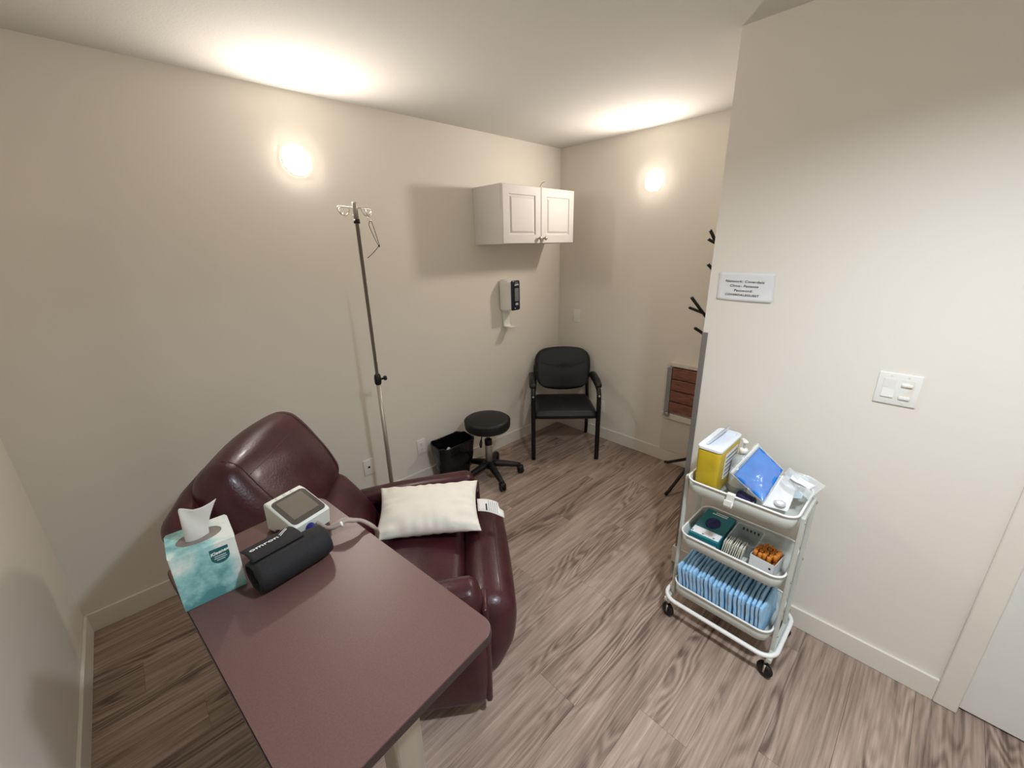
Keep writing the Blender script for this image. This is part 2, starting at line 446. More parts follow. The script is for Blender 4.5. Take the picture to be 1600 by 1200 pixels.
obj('seat_cushion', rbox((.275, .292, .085), .05, (18, 18, 9), (.012, .006, .022), seatdef, (-.35, 0, .362)), LEATHER, rec, True)
def footdef(q, u, v, t):
    x, y_, z = q
    x += .022*math.cos(1.25*(t-.45)*1.4)*(1 if u > 0 else 0)*max(0, u) - (.05*max(0, -t-.2) if u > 0 else 0)
    z += .006*(1-v*v)*max(0, t)
    return (x, y_, z)
ft = obj('footrest', rbox((.085, .335, .195), .072, (14, 20, 16), (.012, .012, .006), footdef, (.012, 0, .262)), LEATHER, rec, True)
obj('seam', T(surf(ft, [(.062, -.31+.62*i/20, .8) for i in range(21)], Vector((0, 0, -1)), 0), .0016, 6), PIPE, ft, True)
# back: tilted frame
ax = Vector((-.487, 0, .873)); nx = Vector((.873, 0, .487))
bf = Matrix((nx, Vector((0, 1, 0)), ax)).transposed().to_4x4(); bf.translation = Vector((-.52, 0, .42))
def shelldef(q, u, v, t):
    x, y_, z = q
    y_ *= 1 - .05*max(0, t)
    z -= .05*abs(v)**3*max(0, t)
    return (x, y_, z)
obj('back_shell', xf(rbox((.055, .40, .36), .05, (9, 18, 18), (.01, .012, .012), shelldef, (-.115, 0, .335)), bf), LEATHER, rec, True)
def headdef(q, u, v, t):
    x, y_, z = q
    y_ *= 1 + .02*(1-t*t) - .06*max(0, t)**2
    z -= .02*max(0, t)*v*v
    x += .02*(1-t*t)*(1-.5*v*v)*max(0, u) - .012*math.exp(-((v)/.10)**2)*0
    if u > 0: x += .006*math.sin(5*v+6*t)*(1-v*v)*(1-t*t)
    return (x, y_, z)
hd = obj('headrest', xf(rbox((.078, .295, .208), .062, (14, 24, 20), (.022, .012, .008), headdef, (-.012, 0, .515)), bf), LEATHER, rec, True)
for y0 in (-.225, .225):
    pts = [bf @ Vector((.4, y0*(1.02-.10*max(0, t)**2), .515+.205*t)) for t in [-.93+1.86*i/22 for i in range(23)]]
    obj('seam', T(surf(hd, pts, -nx), .0022, 6), PIPE, hd, True)
pts = [bf @ Vector((.4, -.225+.45*i/24, .515+.205*.52)) for i in range(25)]
obj('seam', T(surf(hd, pts, -nx, 0), .0014, 6), PIPE, hd, True)
def lowdef(q, u, v, t):
    x, y_, z = q
    x += .02*(1-t*t)*max(0, u)
    return (x, y_, z)
obj('back_cushion', xf(rbox((.075, .30, .20), .06, (12, 20, 14), (.015, .01, 0), lowdef, (-.03, 0, .14)), bf), LEATHER, rec, True)
for s in (1, -1):
    obj('back_wing', xf(rbox((.06, .05, .17), .045, (9, 9, 12), (.01, .006, .01), None, (-.06, s*.335, .10)), bf), LEATHER, rec, True)
for sx, sy in ((-.1, 1), (-.1, -1), (-.6, 1), (-.6, -1)):
    obj('foot', LA([(.022, 0), (.026, .03), (.024, .075)], 16, Matrix.Translation((sx, sy*.34, 0))), BLACKP, rec, True)
obj('lever', T(smooth_path([(-.30, .44, .33), (-.28, .452, .36), (-.25, .455, .42)], 4), .008, 8), BLACKP, rec, True)

# ------------------------------------------------------------------ pillow on the recliner
pil = thing('pillow', 'white rectangular pillow lying on the burgundy recliner seat', 'pillow', (-2.047, -1.287, 0), ca)
def pillow_bm():
    bm = bmesh.new(); nu, nv = 56, 36; hw, hh, th = .236, .143, .062
    rnd = random.Random(3); ph = [rnd.uniform(0, 6.28) for _ in range(8)]
    def pt(i, j, s):
        u = -1+2*i/nu; v = -1+2*j/nv
        u = math.sin(u*math.pi/2)*.35+u*.65; v = math.sin(v*math.pi/2)*.35+v*.65
        x = hw*u*(1 - .075*(1-v*v)**1.0*abs(u)**3) ; y_ = hh*v*(1 - .10*(1-u*u)*abs(v)**3)
        p = max(0, (1-abs(u)**2.6))*max(0, (1-abs(v)**2.4))
        z = th*p**.55
        eu, ev = abs(u)**4, abs(v)**4
        wr = .009*math.sin(27*u+ph[0]+1.6*math.sin(5*u))*ev*(1-ev*.85) + .009*math.sin(19*v+ph[1]+math.sin(6*v))*eu*(1-eu*.85)
        wr += .004*math.sin(9*u+6*v+ph[2])*p*(1-p)*2
        return Vector((x, y_, s*(z+wr*(1 if z > .002 else 0))))
    top = {}; bot = {}
    for i in range(nu+1):
        for j in range(nv+1):
            edge = i in (0, nu) or j in (0, nv)
            v = bm.verts.new(pt(i, j, 1)); top[i, j] = v; bot[i, j] = v if edge else bm.verts.new(pt(i, j, -1))
    for i in range(nu):
        for j in range(nv):
            bm.faces.new((top[i, j], top[i+1, j], top[i+1, j+1], top[i, j+1]))
            bm.faces.new((bot[i, j], bot[i, j+1], bot[i+1, j+1], bot[i+1, j]))
    return bm
# long side along the far arm, leaning on it
pm = frame((-.232, .160, .548), (1, .02, -.01), (.0, .945, .33))
po = obj('pillow_body', xf(pillow_bm(), pm), PILLOW, pil, True)
def tagpt(u, v):
    p = Vector((.226+.115*u, -.005+.034*(v-.5)*2*(1+.12*u) - .045*u, .014*math.sin(u*3.2)+.002))
    if u > .85: p.x -= .018*(1 if v > .5 else -.2)*(u-.85)/.15
    return pm @ p
tg = solidify(obj('care_tag', grid(10, 4, tagpt), TAGM, pil, True), .0008)
for k, (uu, ww) in enumerate(((.35, .030), (.45, .05), (.53, .045), (.61, .05), (.69, .046), (.77, .05))):
    a, b_ = tagpt(uu, .12), tagpt(uu, .12+ww*16); nrm = (pm.to_3x3() @ Vector((0, 0, 1)))*.0012
    obj('printed_line', T([a+nrm, (a+b_)/2+nrm*1.5, b_+nrm], .0009 if k else .0035, 5), INKG if k else INKB, tg)

# ------------------------------------------------------------------ overbed table
ta = R(6.5)
TZ = .95
tb = thing('overbed_table', 'dark brown laminate overbed table with rounded corners carrying a tissue box', 'table', (-2.79, -1.62, 0), ta)
THX, THY = .2, .385
to = obj('table_top', prism(bmesh.new(), rrect(0, 0, THX, THY, .035, 8), TZ-.022, TZ, .002, 2), LAMIN, tb)
obj('edge_band', prism(bmesh.new(), rrect(0, 0, THX+.0015, THY+.0015, .036, 8), TZ-.020, TZ-.003), LAMED, to)
obj('column', B((-.03, -.33, .08), (.03, -.27, TZ-.05), .006), STEEL, tb)
obj('top_bracket', B((-.10, -.36, TZ-.05), (.10, .05, TZ-.0225), .004), BLACKM, tb)
obj('base_bar', B((-.17, -.35, .055), (.17, -.25, .085), .008), BLACKM, tb)
for sx in (-1, 1):
    obj('base_leg', B((sx*.17-.018, -.36, .05), (sx*.17+.018, -.02 if sx < 0 else -.06, .078), .006), BLACKM, tb)
    for yy in (-.34, -.05 if sx < 0 else -.09):
        obj('caster', LA([(0, -.010), (.02, -.010), (.024, -.006), (.024, .006), (.02, .010), (0, .010)], 20, frame((sx*.17, yy, .0245), (0, 1, 0), (0, 0, 1))), BLACKP, tb, True)

# ------------------------------------------------------------------ tissue box on the table
bx = thing('tissue_box', 'pale teal cloud print tissue box with a tissue pulled up through its oval slot', 'tissue box', (-2.952, -1.413, TZ), R(-1.5))
BWX, BWY, BH = .060, .056, .137
def box_shell():
    bm = bmesh.new(); box(bm, (-BWX, -BWY, 0), (BWX, BWY, BH-.001), .0015, 2); return bm
bb = obj('carton', box_shell(), CLOUD, bx)
# lid sheet with an oval slot and folded front flap edge
lid = bmesh.new(); n = 48
ov = [(.043*math.cos(2*math.pi*k/n), .029*math.sin(2*math.pi*k/n)) for k in range(n)]
sq = []
for k in range(n):
    a = 2*math.pi*k/n; cx_, sy_ = math.cos(a), math.sin(a); q = min((BWX+.001)/max(1e-9, abs(cx_)), (BWY+.001)/max(1e-9, abs(sy_))); sq.append((cx_*q, sy_*q))
a1 = [lid.verts.new((p[0], p[1], BH)) for p in ov]; a2 = [lid.verts.new((p[0], p[1], BH)) for p in sq]
for k in range(n): lid.faces.new((a1[k], a1[(k+1) % n], a2[(k+1) % n], a2[k]))
a3 = [lid.verts.new((p[0], p[1], BH-.004)) for p in sq]
for k in range(n): lid.faces.new((a2[k], a2[(k+1) % n], a3[(k+1) % n], a3[k]))
obj('lid', lid, CLOUD, bx)
obj('slot_film', grid(10, 8, lambda u, v: (.044*(2*u-1), .030*(2*v-1), BH-.0006-.004*math.sin(3.1*u)*math.sin(3.1*v)*0)), FILM, bb)
def tiss(u, v):
    # a sheet standing up out of the slot, rounded on the left, drawn to a point at the upper right
    a = -1.75 + 3.4*u; rr = .018
    x = rr*math.sin(a)*1.05 if u < .8 else rr*math.sin(a)*1.05 + (u-.8)*.03
    y_ = -rr*.55*math.cos(a)
    z = BH - .004 + v*(.088 - .010*u) + .003*math.sin(7*u)*v
    if u < .25: z -= .016*v*(1-u/.25)**2
    x += .004*v + v*v*.026*max(0, u-.62)/.38; y_ += .004*math.sin(8*u+5*v)*v
    return (x-.006, y_, z)
solidify(obj('tissue', grid(26, 18, tiss), TISSUE, bx, True), .0012)
# label shield on the front
sh = [(-.0175, .019), (.0175, .019), (.0175, -.004)] + [(.0175*math.cos(R(-a)), -.004-.0165*math.sin(R(a))) for a in range(15, 180, 15)] + [(-.0175, -.004)]
mfront = frame((.026, -BWY-.0002, BH-.032), (1, 0, 0), (0, 0, 1))
lab = obj('label_patch', xf(prism(bmesh.new(), sh, 0, .0004), mfront), TEALD, bb)
text('lettering', 'Kleenex', .0105, INKW, lab, frame((.026, -BWY-.0009, BH-.024), (1, .0, .10), (0, 0, 1)), .0003, .25)
for dz, hw in ((-.033, .011), (-.038, .012), (-.043, .008)):
    obj('printed_line', B((.026-hw, -BWY-.0010, BH+dz-.0006), (.026+hw, -BWY-.0006, BH+dz+.0006)), INKW, lab)

# ------------------------------------------------------------------ blood pressure monitor and cuff
mon = thing('blood_pressure_monitor', 'white desktop blood pressure monitor with a sloping dark screen', 'medical monitor', (-2.731, -1.335, TZ), R(-73))
# x forward (front lower), y width
ML, MW2 = .068, .056
side = [(-ML, .006), (-ML+.004, .085), (-ML+.012, .090), (-ML+.030, .089), (ML-.006, .056), (ML, .050), (ML-.008, .004), (.045, .003), (.038, .022), (.022, .032), (-.008, .032), (-.026, .024), (-.034, .003), (-ML+.004, .003)]
obj('shell', prism(bmesh.new(), side, -MW2, MW2, .007, 3, 'y'), BPWHITE, mon)
sl = Vector((ML-.006-(-ML+.030), 0, .056-.089)).normalized(); nn = Vector((-sl.z, 0, sl.x))
mid = Vector(((-ML+.030+ML-.006)/2, 0, .0725))
fm = frame(mid + nn*.0002, sl, (0, 1, 0))
obj('screen_frame', xf(prism(bmesh.new(), rrect(0, 0, .053, .050, .012, 5), 0, .0016, .0006, 1), fm), SCRFR, mon)
obj('screen', xf(prism(bmesh.new(), rrect(-.004, .0, .040, .038, .002, 3), 0, .002), fm), SCREEN, mon)
for k in range(3): obj('button', LA([(0, 0), (.005, 0), (.0045, .0014), (0, .0016)], 16, Matrix.Translation((-ML+.020, -.022+.022*k, .0895))), BPWHITE, mon, True)
obj('air_connector', LA([(0, 0), (.012, 0), (.013, .004), (.011, .010), (.007, .014), (.006, .024), (0, .024)], 20, frame((ML-.004, -.012, .030), (0, 1, 0), (0, 0, 1))), BLUEP, mon, True)
for sx in (-ML+.02, ML-.025):
    for sy in (-.035, .035): obj('rubber_foot', LA([(.008, 0), (.008, .0045)], 14, Matrix.Translation((sx, sy, 0))), BLACKP, mon)

cf = thing('pressure_cuff', 'rolled black fabric arm cuff lying beside the tissue box', 'arm cuff', (-2.800, -1.500, TZ), R(9))
# x along the roll
def cuff_roll():
    bm = bmesh.new(); nu, na = 16, 52; ts_ = .006; L2 = .086
    def prof(a):      # spiral, flattened on the table
        r = .0365 + .006*a/(2*math.pi); x = r*1.18*math.cos(a); z = r*.98*math.sin(a)
        return x, max(-.0375, z) + .0385
    A = [(-.6 + 8.2*i/na) for i in range(na+1)]
    outer = []; inner = []
    for i in range(nu+1):
        xx = -L2 + 2*L2*i/nu; ro = []; ri = []
        e = 1 - .10*(abs(2*i/nu-1)**6)
        for a in A:
            x, z = prof(a); ro.append(bm.verts.new((xx, -x*e, .0385+(z-.0385)*e))); ri.append(bm.verts.new((xx, -x*e*.86, .0385+(z-.0385)*e*.86)))
        outer.append(ro); inner.append(ri)
    for i in range(nu):
        for k in range(na):
            bm.faces.new((outer[i][k], outer[i+1][k], outer[i+1][k+1], outer[i][k+1])); bm.faces.new((inner[i][k], inner[i][k+1], inner[i+1][k+1], inner[i+1][k]))
    for k in range(na):
        for i in (0, nu): bm.faces.new((outer[i][k], outer[i][k+1], inner[i][k+1], inner[i][k]))
    for i in range(nu):
        for k in (0, na): bm.faces.new((outer[i][k], inner[i][k], inner[i+1][k], inner[i+1][k]) if False else (outer[i][k], outer[i+1][k], inner[i+1][k], inner[i][k]))
    return bm
obj('roll', cuff_roll(), CUFF, cf, True)
obj('inner_fold', LA([(0, -.078), (.020, -.078), (.027, -.074), (.028, .074), (.020, .078), (0, .078)], 24, frame((0, 0, .0385), (0, 1, 0), (0, 0, 1))), CUFF, cf, True)
def flap(u, v):
    x = -.080 + .118*u + .004*v; y_ = -.004 + v*.092; z = .0790 + .006*v - .026*v*v
    return (x, y_, z)
fp = solidify(obj('flap', grid(14, 10, flap), CUFF, cf, True), .004)
def on_flap(u, v, dz=.0032):
    p = Vector(flap(u, v)); du = (Vector(flap(u+.02, v))-p).normalized(); dv = Vector(flap(u, v+.04))-p
    m = frame(p, du, dv); m.translation = p + m.to_3x3() @ Vector((0, 0, dz)); return m
text('lettering', 'omron', .023, INKW, fp, on_flap(.36, .52), .0004, 0, 1.05)
for k in range(2):
    obj('printed_line', T([Vector(flap(.68+.03*i, .50+.04*i+.10*k)) + Vector((0, 0, .0035)) for i in range(8)], .0009, 5), INKW, fp)

hs = thing('air_hose', 'pair of grey rubber hoses looping from the monitor over the table edge', 'hose', (0, 0, 0))
def HP(off):
    return [(-2.7035, -1.399, .981), (-2.698, -1.412, .978), (-2.690, -1.445-off*.4, .982), (-2.672, -1.452-off, .988), (-2.648, -1.452-off*1.1, .990+off*.2), (-2.628, -1.462-off*.5, .984), (-2.606, -1.470+off*.3, .972), (-2.584, -1.490+off, .950), (-2.560, -1.455+off, .90), (-2.545, -1.40, .82), (-2.535, -1.37, .70), (-2.52, -1.34, .612), (-2.49, -1.318, .592)]
for k, off in enumerate((0., .013)):
    pts = HP(off)
    obj('hose', T(smooth_path(pts, 6), .0052, 10), HOSE, hs, True)
obj('hose_clip', T([(-2.664, -1.4665, .9895), (-2.658, -1.4668, .990)], .0075, 10), WHITEP, hs, True)

# ------------------------------------------------------------------ drip stand
IX, IY = -1.975, -.30
iv = thing('drip_stand', 'tall chrome drip stand with four loop hooks standing against the back wall', 'drip stand', (IX, IY, 0))
obj('lower_pole', LA([(.0125, .09), (.0125, .985)], 18), STEEL, iv, True)
obj('upper_pole', LA([(.0095, .98), (.0095, 1.84), (.0125, 1.84), (.0125, 1.925), (.011, 1.930), (0, 1.931)], 18), STEEL, iv, True)
obj('black_collar', LA([(.0155, 1.830), (.0155, 1.850)], 18), BLACKP, iv, True)
kn = obj('height_clamp', LA([(.014, .955), (.019, .965), (.020, .99), (.018, 1.012), (.012, 1.02)], 18), BLACKP, iv, True)
obj('clamp_knob', LA([(.006, 0), (.006, .02), (.014, .022), (.014, .034), (0, .036)], 14, frame((.018, 0, .985), (0, 1, 0), (0, 0, 1)) @ Matrix.Rotation(0, 4, 'X')), BLACKP, kn, True)
for k in range(4):
    a = R([205, 165, 25, -15][k]); d = Vector((math.cos(a), math.sin(a), 0)); s = d.cross(Vector((0, 0, 1)))
    L_ = .112 if k in (0, 2) else .07
    loop = [d*.008+Vector((0, 0, 1.905)), d*(L_*.55)+Vector((0, 0, 1.906)), d*L_*.98+Vector((0, 0, 1.905)), d*(L_+.010)+Vector((0, 0, 1.893)), d*(L_-.004)+Vector((0, 0, 1.873)), d*(L_-.024)+Vector((0, 0, 1.868))+s*.006, d*(L_-.038)+Vector((0, 0, 1.884))+s*.008, d*(L_-.044)+Vector((0, 0, 1.900))+s*.008]
    obj('hook', T(smooth_path(loop, 5), .0026, 8), CHROME, iv, True)
obj('set_screw', T([(-.008, -.004, 1.868), (-.02, -.008, 1.868)], .0035, 8), CHROME, iv, True)
hub = obj('base_hub', LA([(.02, .07), (.032, .075), (.032, .11), (.018, .125)], 18), BLACKP, iv, True)
for k in range(5):
    a = R(90+36+72*k); d = Vector((math.cos(a), math.sin(a), 0))
    lg = obj('leg', T([d*.02+Vector((0, 0, .095)), d*.14+Vector((0, 0, .088)), d*.245+Vector((0, 0, .068))], [.014, .012, .010], 10), BLACKP, iv, True)
    obj('caster', LA([(0, -.010), (.018, -.010), (.0225, -.006), (.0225, .006), (.018, .010), (0, .010)], 18, frame(d*.245+Vector((0, 0, .0228)), d, (0, 0, 1))), BLACKP, lg, True)
    obj('caster_fork', T([d*.245+Vector((0, 0, .07)), d*.243+Vector((0, 0, .03))], .007, 8), BLACKP, lg, True)
# wire hanger hanging off the stand's hook
wh = thing('wire_hanger', 'bent dark wire bag hanger hanging off the drip stand hook', 'wire hanger', (IX, IY, 0))
hd_ = Vector((math.cos(R(25)), math.sin(R(25)), 0))*.094
p0 = hd_ + Vector((.004, 0, 1.868))
obj('ring', T(smooth_path([p0+Vector((.009*math.cos(a), 0, -.011+.012*math.sin(a))) for a in [2*math.pi*k/10 for k in range(10)]], 3, True), .0014, 6, True), CHROME, wh, True)
p1 = p0+Vector((.004, 0, -.022))
obj('wire_loop', T(smooth_path([p1, p1+Vector((-.010, 0, -.02)), p1+Vector((.006, 0, -.07)), p1+Vector((.030, 0, -.125)), p1+Vector((.036, 0, -.128)), p1+Vector((.028, 0, -.09)), p1+Vector((.014, 0, -.03)), p1+Vector((.006, 0, -.003))], 5, True), .0017, 6, True), BLACKM, wh, True)
p2 = p1+Vector((.033, 0, -.126))
obj('wire_arm', T(smooth_path([p2, p2+Vector((-.03, 0, -.028)), p2+Vector((-.06, 0, -.052)), p2+Vector((-.075, 0, -.062))], 4), [.002]*12+[.0032]*1, 6), BLACKM, wh, True)
obj('wire_knot', LA([(0, -.005), (.0045, -.002), (.0045, .003), (0, .006)], 10, Matrix.Translation(p2)), BLACKM, wh, True)

# ------------------------------------------------------------------ wall cabinet
CX0, CX1, CZ0, CZ1 = -.963, -.202, 1.717, 2.098
cb = thing('wall_cabinet', 'white two door wall cabinet with raised panels mounted above the hand sanitizer', 'cabinet', ((CX0+CX1)/2, 0, CZ0))
hw = (CX1-CX0)/2; ch = CZ1-CZ0
bd = obj('body', B((-hw, -.288, 0), (hw, -.0005, ch), .001), CABW, cb)
for s in (-1, 1):
    x0, x1 = (-hw+.0015, -.0015) if s < 0 else (.0015, hw-.0015)
    d = bmesh.new(); zz0, zz1, y0, y1 = .002, ch-.002, -.308, -.2885
    # stile-and-rail door: outline, sunk groove, raised field
    def ring(ins, yy): return [d.verts.new(p) for p in ((x0+ins, yy, zz0+ins), (x1-ins, yy, zz0+ins), (x1-ins, yy, zz1-ins), (x0+ins, yy, zz1-ins))]
    rs = [ring(0, y1), ring(0, y0+.003), ring(.003, y0), ring(.058, y0), ring(.062, y0+.006), ring(.070, y0+.007), ring(.082, y0+.001), ring(.086, y0+.0005)]
    for a, b_ in zip(rs, rs[1:]):
        for k in range(4): d.faces.new((a[k], a[(k+1) % 4], b_[(k+1) % 4], b_[k]))
    d.faces.new(rs[0][::-1]); d.faces.new(rs[-1])
    do = obj('door', d, CABW, cb)
    obj('knob', LA([(0, 0), (.006, 0), (.006, .010), (.012, .016), (.0145, .022), (.013, .028), (.006, .0305), (0, .031)], 20, frame((-s*-.028, y0, .036), (1, 0, 0), (0, 0, 1))), STEEL, do, True)
tag(obj('loose_wire', T(smooth_path([(-.455, -.16, CZ1+.0016), (-.44, -.16, CZ1+.02), (-.425, -.17, CZ1+.05), (-.40, -.18, CZ1+.062)], 5), .0015, 6), BLACKM, None, True), 'thin loose wire sticking up from the cabinet top', 'wire')

# ------------------------------------------------------------------ hand sanitizer dispenser
ds = thing('soap_dispenser', 'white wall hand sanitizer dispenser with navy front panel and drip tray', 'dispenser', (-.680, 0, 1.205))
def dispdef(q, u, v, t):
    x, y_, z = q
    k = (1-v)/2        # 1 at the front
    x *= 1 - .22*k; z += -.018*k*max(0, t) + .012*k*max(0, -t)
    return (x, y_, z)
obj('housing', rbox((.072, .058, .128), .028, (12, 10, 14), (0, 0, .004), dispdef, (0, -.0585, .128)), WHITEP, ds, True)
fpn = obj('front_panel', rbox((.046, .008, .116), .014, (12, 6, 14), (0, .006, 0), None, (.004, -.119, .128)), NAVY, ds, True)
wf = obj('window_frame', prism(bmesh.new(), rrect(.004, .135, .022, .050, .006, 4), -.134, -.1325, .0004, 1, 'y'), INKG, fpn)
obj('window', prism(bmesh.new(), rrect(.004, .135, .0185, .0465, .004, 4), -.1352, -.1335, 0, 1, 'y'), GREYWIN, wf)
text('logo_lettering', 'PURELL', .0135, INKW, fpn, frame((.004, -.1345, .211), (1, 0, .12), (0, 0, 1)), .0005, .2)
obj('logo_mark', T(smooth_path([(-.012, -.1335, .222), (.004, -.1345, .227), (.018, -.1335, .224)], 4), .0012, 6), INKW, fpn)
for k, hw_ in enumerate((.013, .015, .012)):
    obj('printed_line', B((.004-hw_, -.135, .066-.008*k), (.004+hw_, -.1335, .0705-.008*k)), INKW if k < 2 else INKG, fpn)
obj('indicator', LA([(.004, 0), (.004, .003)], 12, frame((-.012, -.129, .030), (1, 0, 0), (0, 0, 1))), INKW, fpn)
tr = bmesh.new()
prism(tr, [(-.004, .02), (-.004, -.118), (-.012, -.130), (-.096, -.132), (-.108, -.124), (-.106, -.121), (-.095, -.126), (-.030, -.124), (-.018, -.116), (-.016, .02)], -.036, .036, .003, 2, 'x')
obj('drip_tray', tr, WHITEP, ds)

# ------------------------------------------------------------------ switch and socket plates
def plate(name, label, cat, loc, rz, kind, w_=.0705, h_=.1145):
    t = thing(name, label, cat, loc, rz)
    obj('plate', rbox((w_/2, .003, h_/2), .0028, (6, 4, 6), (0, .0012, 0), None, (0, -.003, 0)), WHITEP, t, True)
    if kind == 'outlet':
        for s in (-1, 1):
            rc = obj('receptacle', prism(bmesh.new(), rrect(0, s*.0205, .0165, .014, .008, 5), -.0078, -.005, .0006, 1, 'y'), WHITEP, t)
            for xx in (-.006, .006): obj('slot', B((xx-.001, -.0082, s*.0205-.001), (xx+.001, -.0076, s*.0205+.006)), HOLLOW, rc)
            obj('ground_hole', LA([(.0024, 0), (.0024, .0006)], 10, frame((0, -.0076, s*.0205-.007), (1, 0, 0), (0, 0, 1))), HOLLOW, rc)
    elif kind == 'jack':
        obj('jack_frame', B((-.011, -.0075, -.011), (.011, -.005, .011), .001), WHITEP, t)
        obj('jack_hole', B((-.0075, -.0082, -.0065), (.0075, -.0070, .0075)), HOLLOW, t)
    elif kind == 'toggle':
        obj('switch_opening', B((-.008, -.0072, -.014), (.008, -.005, .014), .001), WHITEP, t)
        obj('toggle', B((-.0045, -.018, .000), (.0045, -.006, .010), .0015), WHITEP, t)
    for s in (-1, 1): obj('screw', LA([(.003, 0), (.003, .0008)], 10, frame((0, -.0068, s*h_*.365 if kind != 'outlet' else 0), (1, 0, 0), (0, 0, 1))), TRIM, t)
    return t
plate('data_jack', 'white wall plate with one black data socket beside the drip stand', 'wall socket', (-1.986, -.0003, .296), 0, 'jack')
plate('wall_outlet', 'white double outlet plate on the wall above the waste bin', 'wall outlet', (-1.573, -.0003, .298), 0, 'outlet')
plate('light_switch', 'small white toggle switch plate on the wall above the black guest chair', 'light switch', (-.0003, -.211, 1.097), R(WALLX), 'toggle')
plate('wall_outlet', 'white outlet plate low on the wall beside the black guest chair', 'wall outlet', (-.0003, -.517, .306), R(WALLX), 'outlet')
dsw = thing('double_switch', 'white double switch plate with rocker and dimmer slider beside the door', 'light switch', (PX-.0003, -2.428, 1.190), R(WALLX))
obj('plate', rbox((.0575, .003, .0575), .0028, (6, 4, 6), (0, .0012, 0), None, (0, -.003, 0)), WHITEP, dsw, True)
rk = bmesh.new(); prism(rk, [(-.0055, -.033), (-.0105, -.031), (-.0065, .002), (-.0075, .033), (-.0055, .033)], -.0395, -.0065, .0006, 1, 'x'); obj('rocker', rk, WHITEP, dsw)
rk = obj('rocker_frame', prism(bmesh.new(), rrect(-.023, 0, .0185, .0355, .002, 3), -.0066, -.005, .0004, 1, 'y'), TRIM, dsw)
dm = obj('dimmer_body', prism(bmesh.new(), rrect(.023, 0, .0185, .0355, .002, 3), -.0066, -.005, .0004, 1, 'y'), TRIM, dsw)
obj('dimmer_slider', B((.008, -.0145, .014), (.038, -.006, .024), .003), WHITEP, dm)
obj('dimmer_button', B((.008, -.0120, -.033), (.038, -.006, -.022), .002), WHITEP, dm)
for sx in (-.023, .023):
    for sz in (-.047, .047): obj('screw', LA([(.003, 0), (.003, .0008)], 10, frame((sx, -.0068, sz), (1, 0, 0), (0, 0, 1))), TRIM, dsw)

# ------------------------------------------------------------------ paper notice
nt_ = thing('paper_notice', 'white paper notice with four lines of bold print on the partition wall', 'paper sign', (PX, -1.879, 1.517), R(WALLX))
PWD, PHT = .218, .115
pp = solidify(obj('sheet', grid(14, 10, lambda u, v: (-PWD/2+PWD*u + .002*(1-v), -.0012 - .006*max(0, .35-v)**2*8*(.4+.6*u) - .002*(u*(1-u))*(1-v), -PHT/2+PHT*v + .004*u*(1-u)*(1-v)*-1.5)), PAPER, nt_, True), .0004)
for body, z, sz in (('Network: Coverdale', .021, .0138), ('Clinic- Patients', .0025, .0138), ('Password:', -.0165, .0138), ('COVERDALEGUEST', -.0345, .0122)):
    text('lettering', body, sz, INKB, pp, frame((-.002 if z > -.03 else -.006, -.0045 if z < -.03 else -.0028, z), (1, 0, -.015), (0, 0, 1)), .00008, .1, 1.16, 1.12)

# ------------------------------------------------------------------ guest chair
gc = thing('guest_chair', 'black padded guest chair with armrests standing in the room corner', 'chair', (-.375, -.372, 0), R(-45))
def gseat(q, u, v, t):
    x, y_, z = q
    x *= 1 + .05*(-v)*.5
    z += -.022*max(0, v)*.9 + .006*max(0, -v)
    if t > 0: z += -.012*max(0, -v-.55)**2*6
    return (x, y_, z)
obj('seat', rbox((.245, .245, .040), .036, (16, 16, 8), (.004, .006, .010), gseat, (0, -.035, .398)), BLACKV, gc, True)
def gback(q, u, v, t):
    x, y_, z = q
    x *= (1 + .035*(1-t*t) - .04*max(0, -t))*(1 - .20*max(0, abs(t)-.3)**3/.343)
    z *= 1 - .05*u**6
    z -= .028*(1-u*u)*max(0, -t); z -= .015*u*u*max(0, t)
    y_ += .05*t + .018*u*u*-1 
    # sewn creases: a smile line and a short vertical line below it
    if v < 0:
        cz = .24 - .22*(1-u*u)
        y_ += .010*math.exp(-((t-cz)/.05)**2)*(1 if abs(u) < .75 else 0)
        if t < cz: y_ += .006*math.exp(-(u/.035)**2)
    return (x, y_, z)
bk = obj('backrest', rbox((.238, .034, .172), .033, (34, 8, 30), (0, .014, 0), gback, (.012, .215, .672)), BLACKV, gc, True)
smile = [(.012+.238*u, -.6, .672+.172*(.30-.20*(1-(u/.78)**2))) for u in [-.78+1.56*i/24 for i in range(25)]]
obj('crease', T(surf(bk, smile, Vector((0, 1, 0)), .0006), .0022, 6), BLACKM, bk, True)
obj('crease', T(surf(bk, [(.012, -.6, .672+.172*t) for t in [.08-.75*i/14 for i in range(15)]], Vector((0, 1, 0)), -.0008), .0018, 6), BLACKM, bk, True)
for s in (-1, 1):
    leg = smooth_path([(s*.262, -.255, 0), (s*.262, -.255, .3), (s*.262, -.253, .52), (s*.262, -.235, .585), (s*.262, -.18, .606), (s*.262, 0, .612), (s*.258, .16, .612)], 5)
    obj('front_leg', T(leg, .0185, 12), BLACKM, gc, True)
    obj('rear_leg', T(smooth_path([(s*.252, .262, 0), (s*.247, .225, .30), (s*.238, .215, .48), (s*.225, .238, .68)], 5), .0155, 12), BLACKM, gc, True)
    obj('armrest', rbox((.026, .165, .019), .018, (8, 14, 8), (0, 0, .004), lambda q, u, v, t: (q.x, q.y, q.z + .012*(1-v*v) - .03*max(0, -v-.6)), (s*.266, -.045, .634)), BLACKV, gc, True)
    obj('bolt', LA([(.008, 0), (.008, .004), (0, .006)], 12, frame((s*.262, -.268, .56), (1, 0, 0), (0, 0, 1))), STEEL, gc, True)
    obj('seat_rail', B((s*.235-.012, -.25, .362), (s*.235+.012, .235, .386), .004), BLACKM, gc)
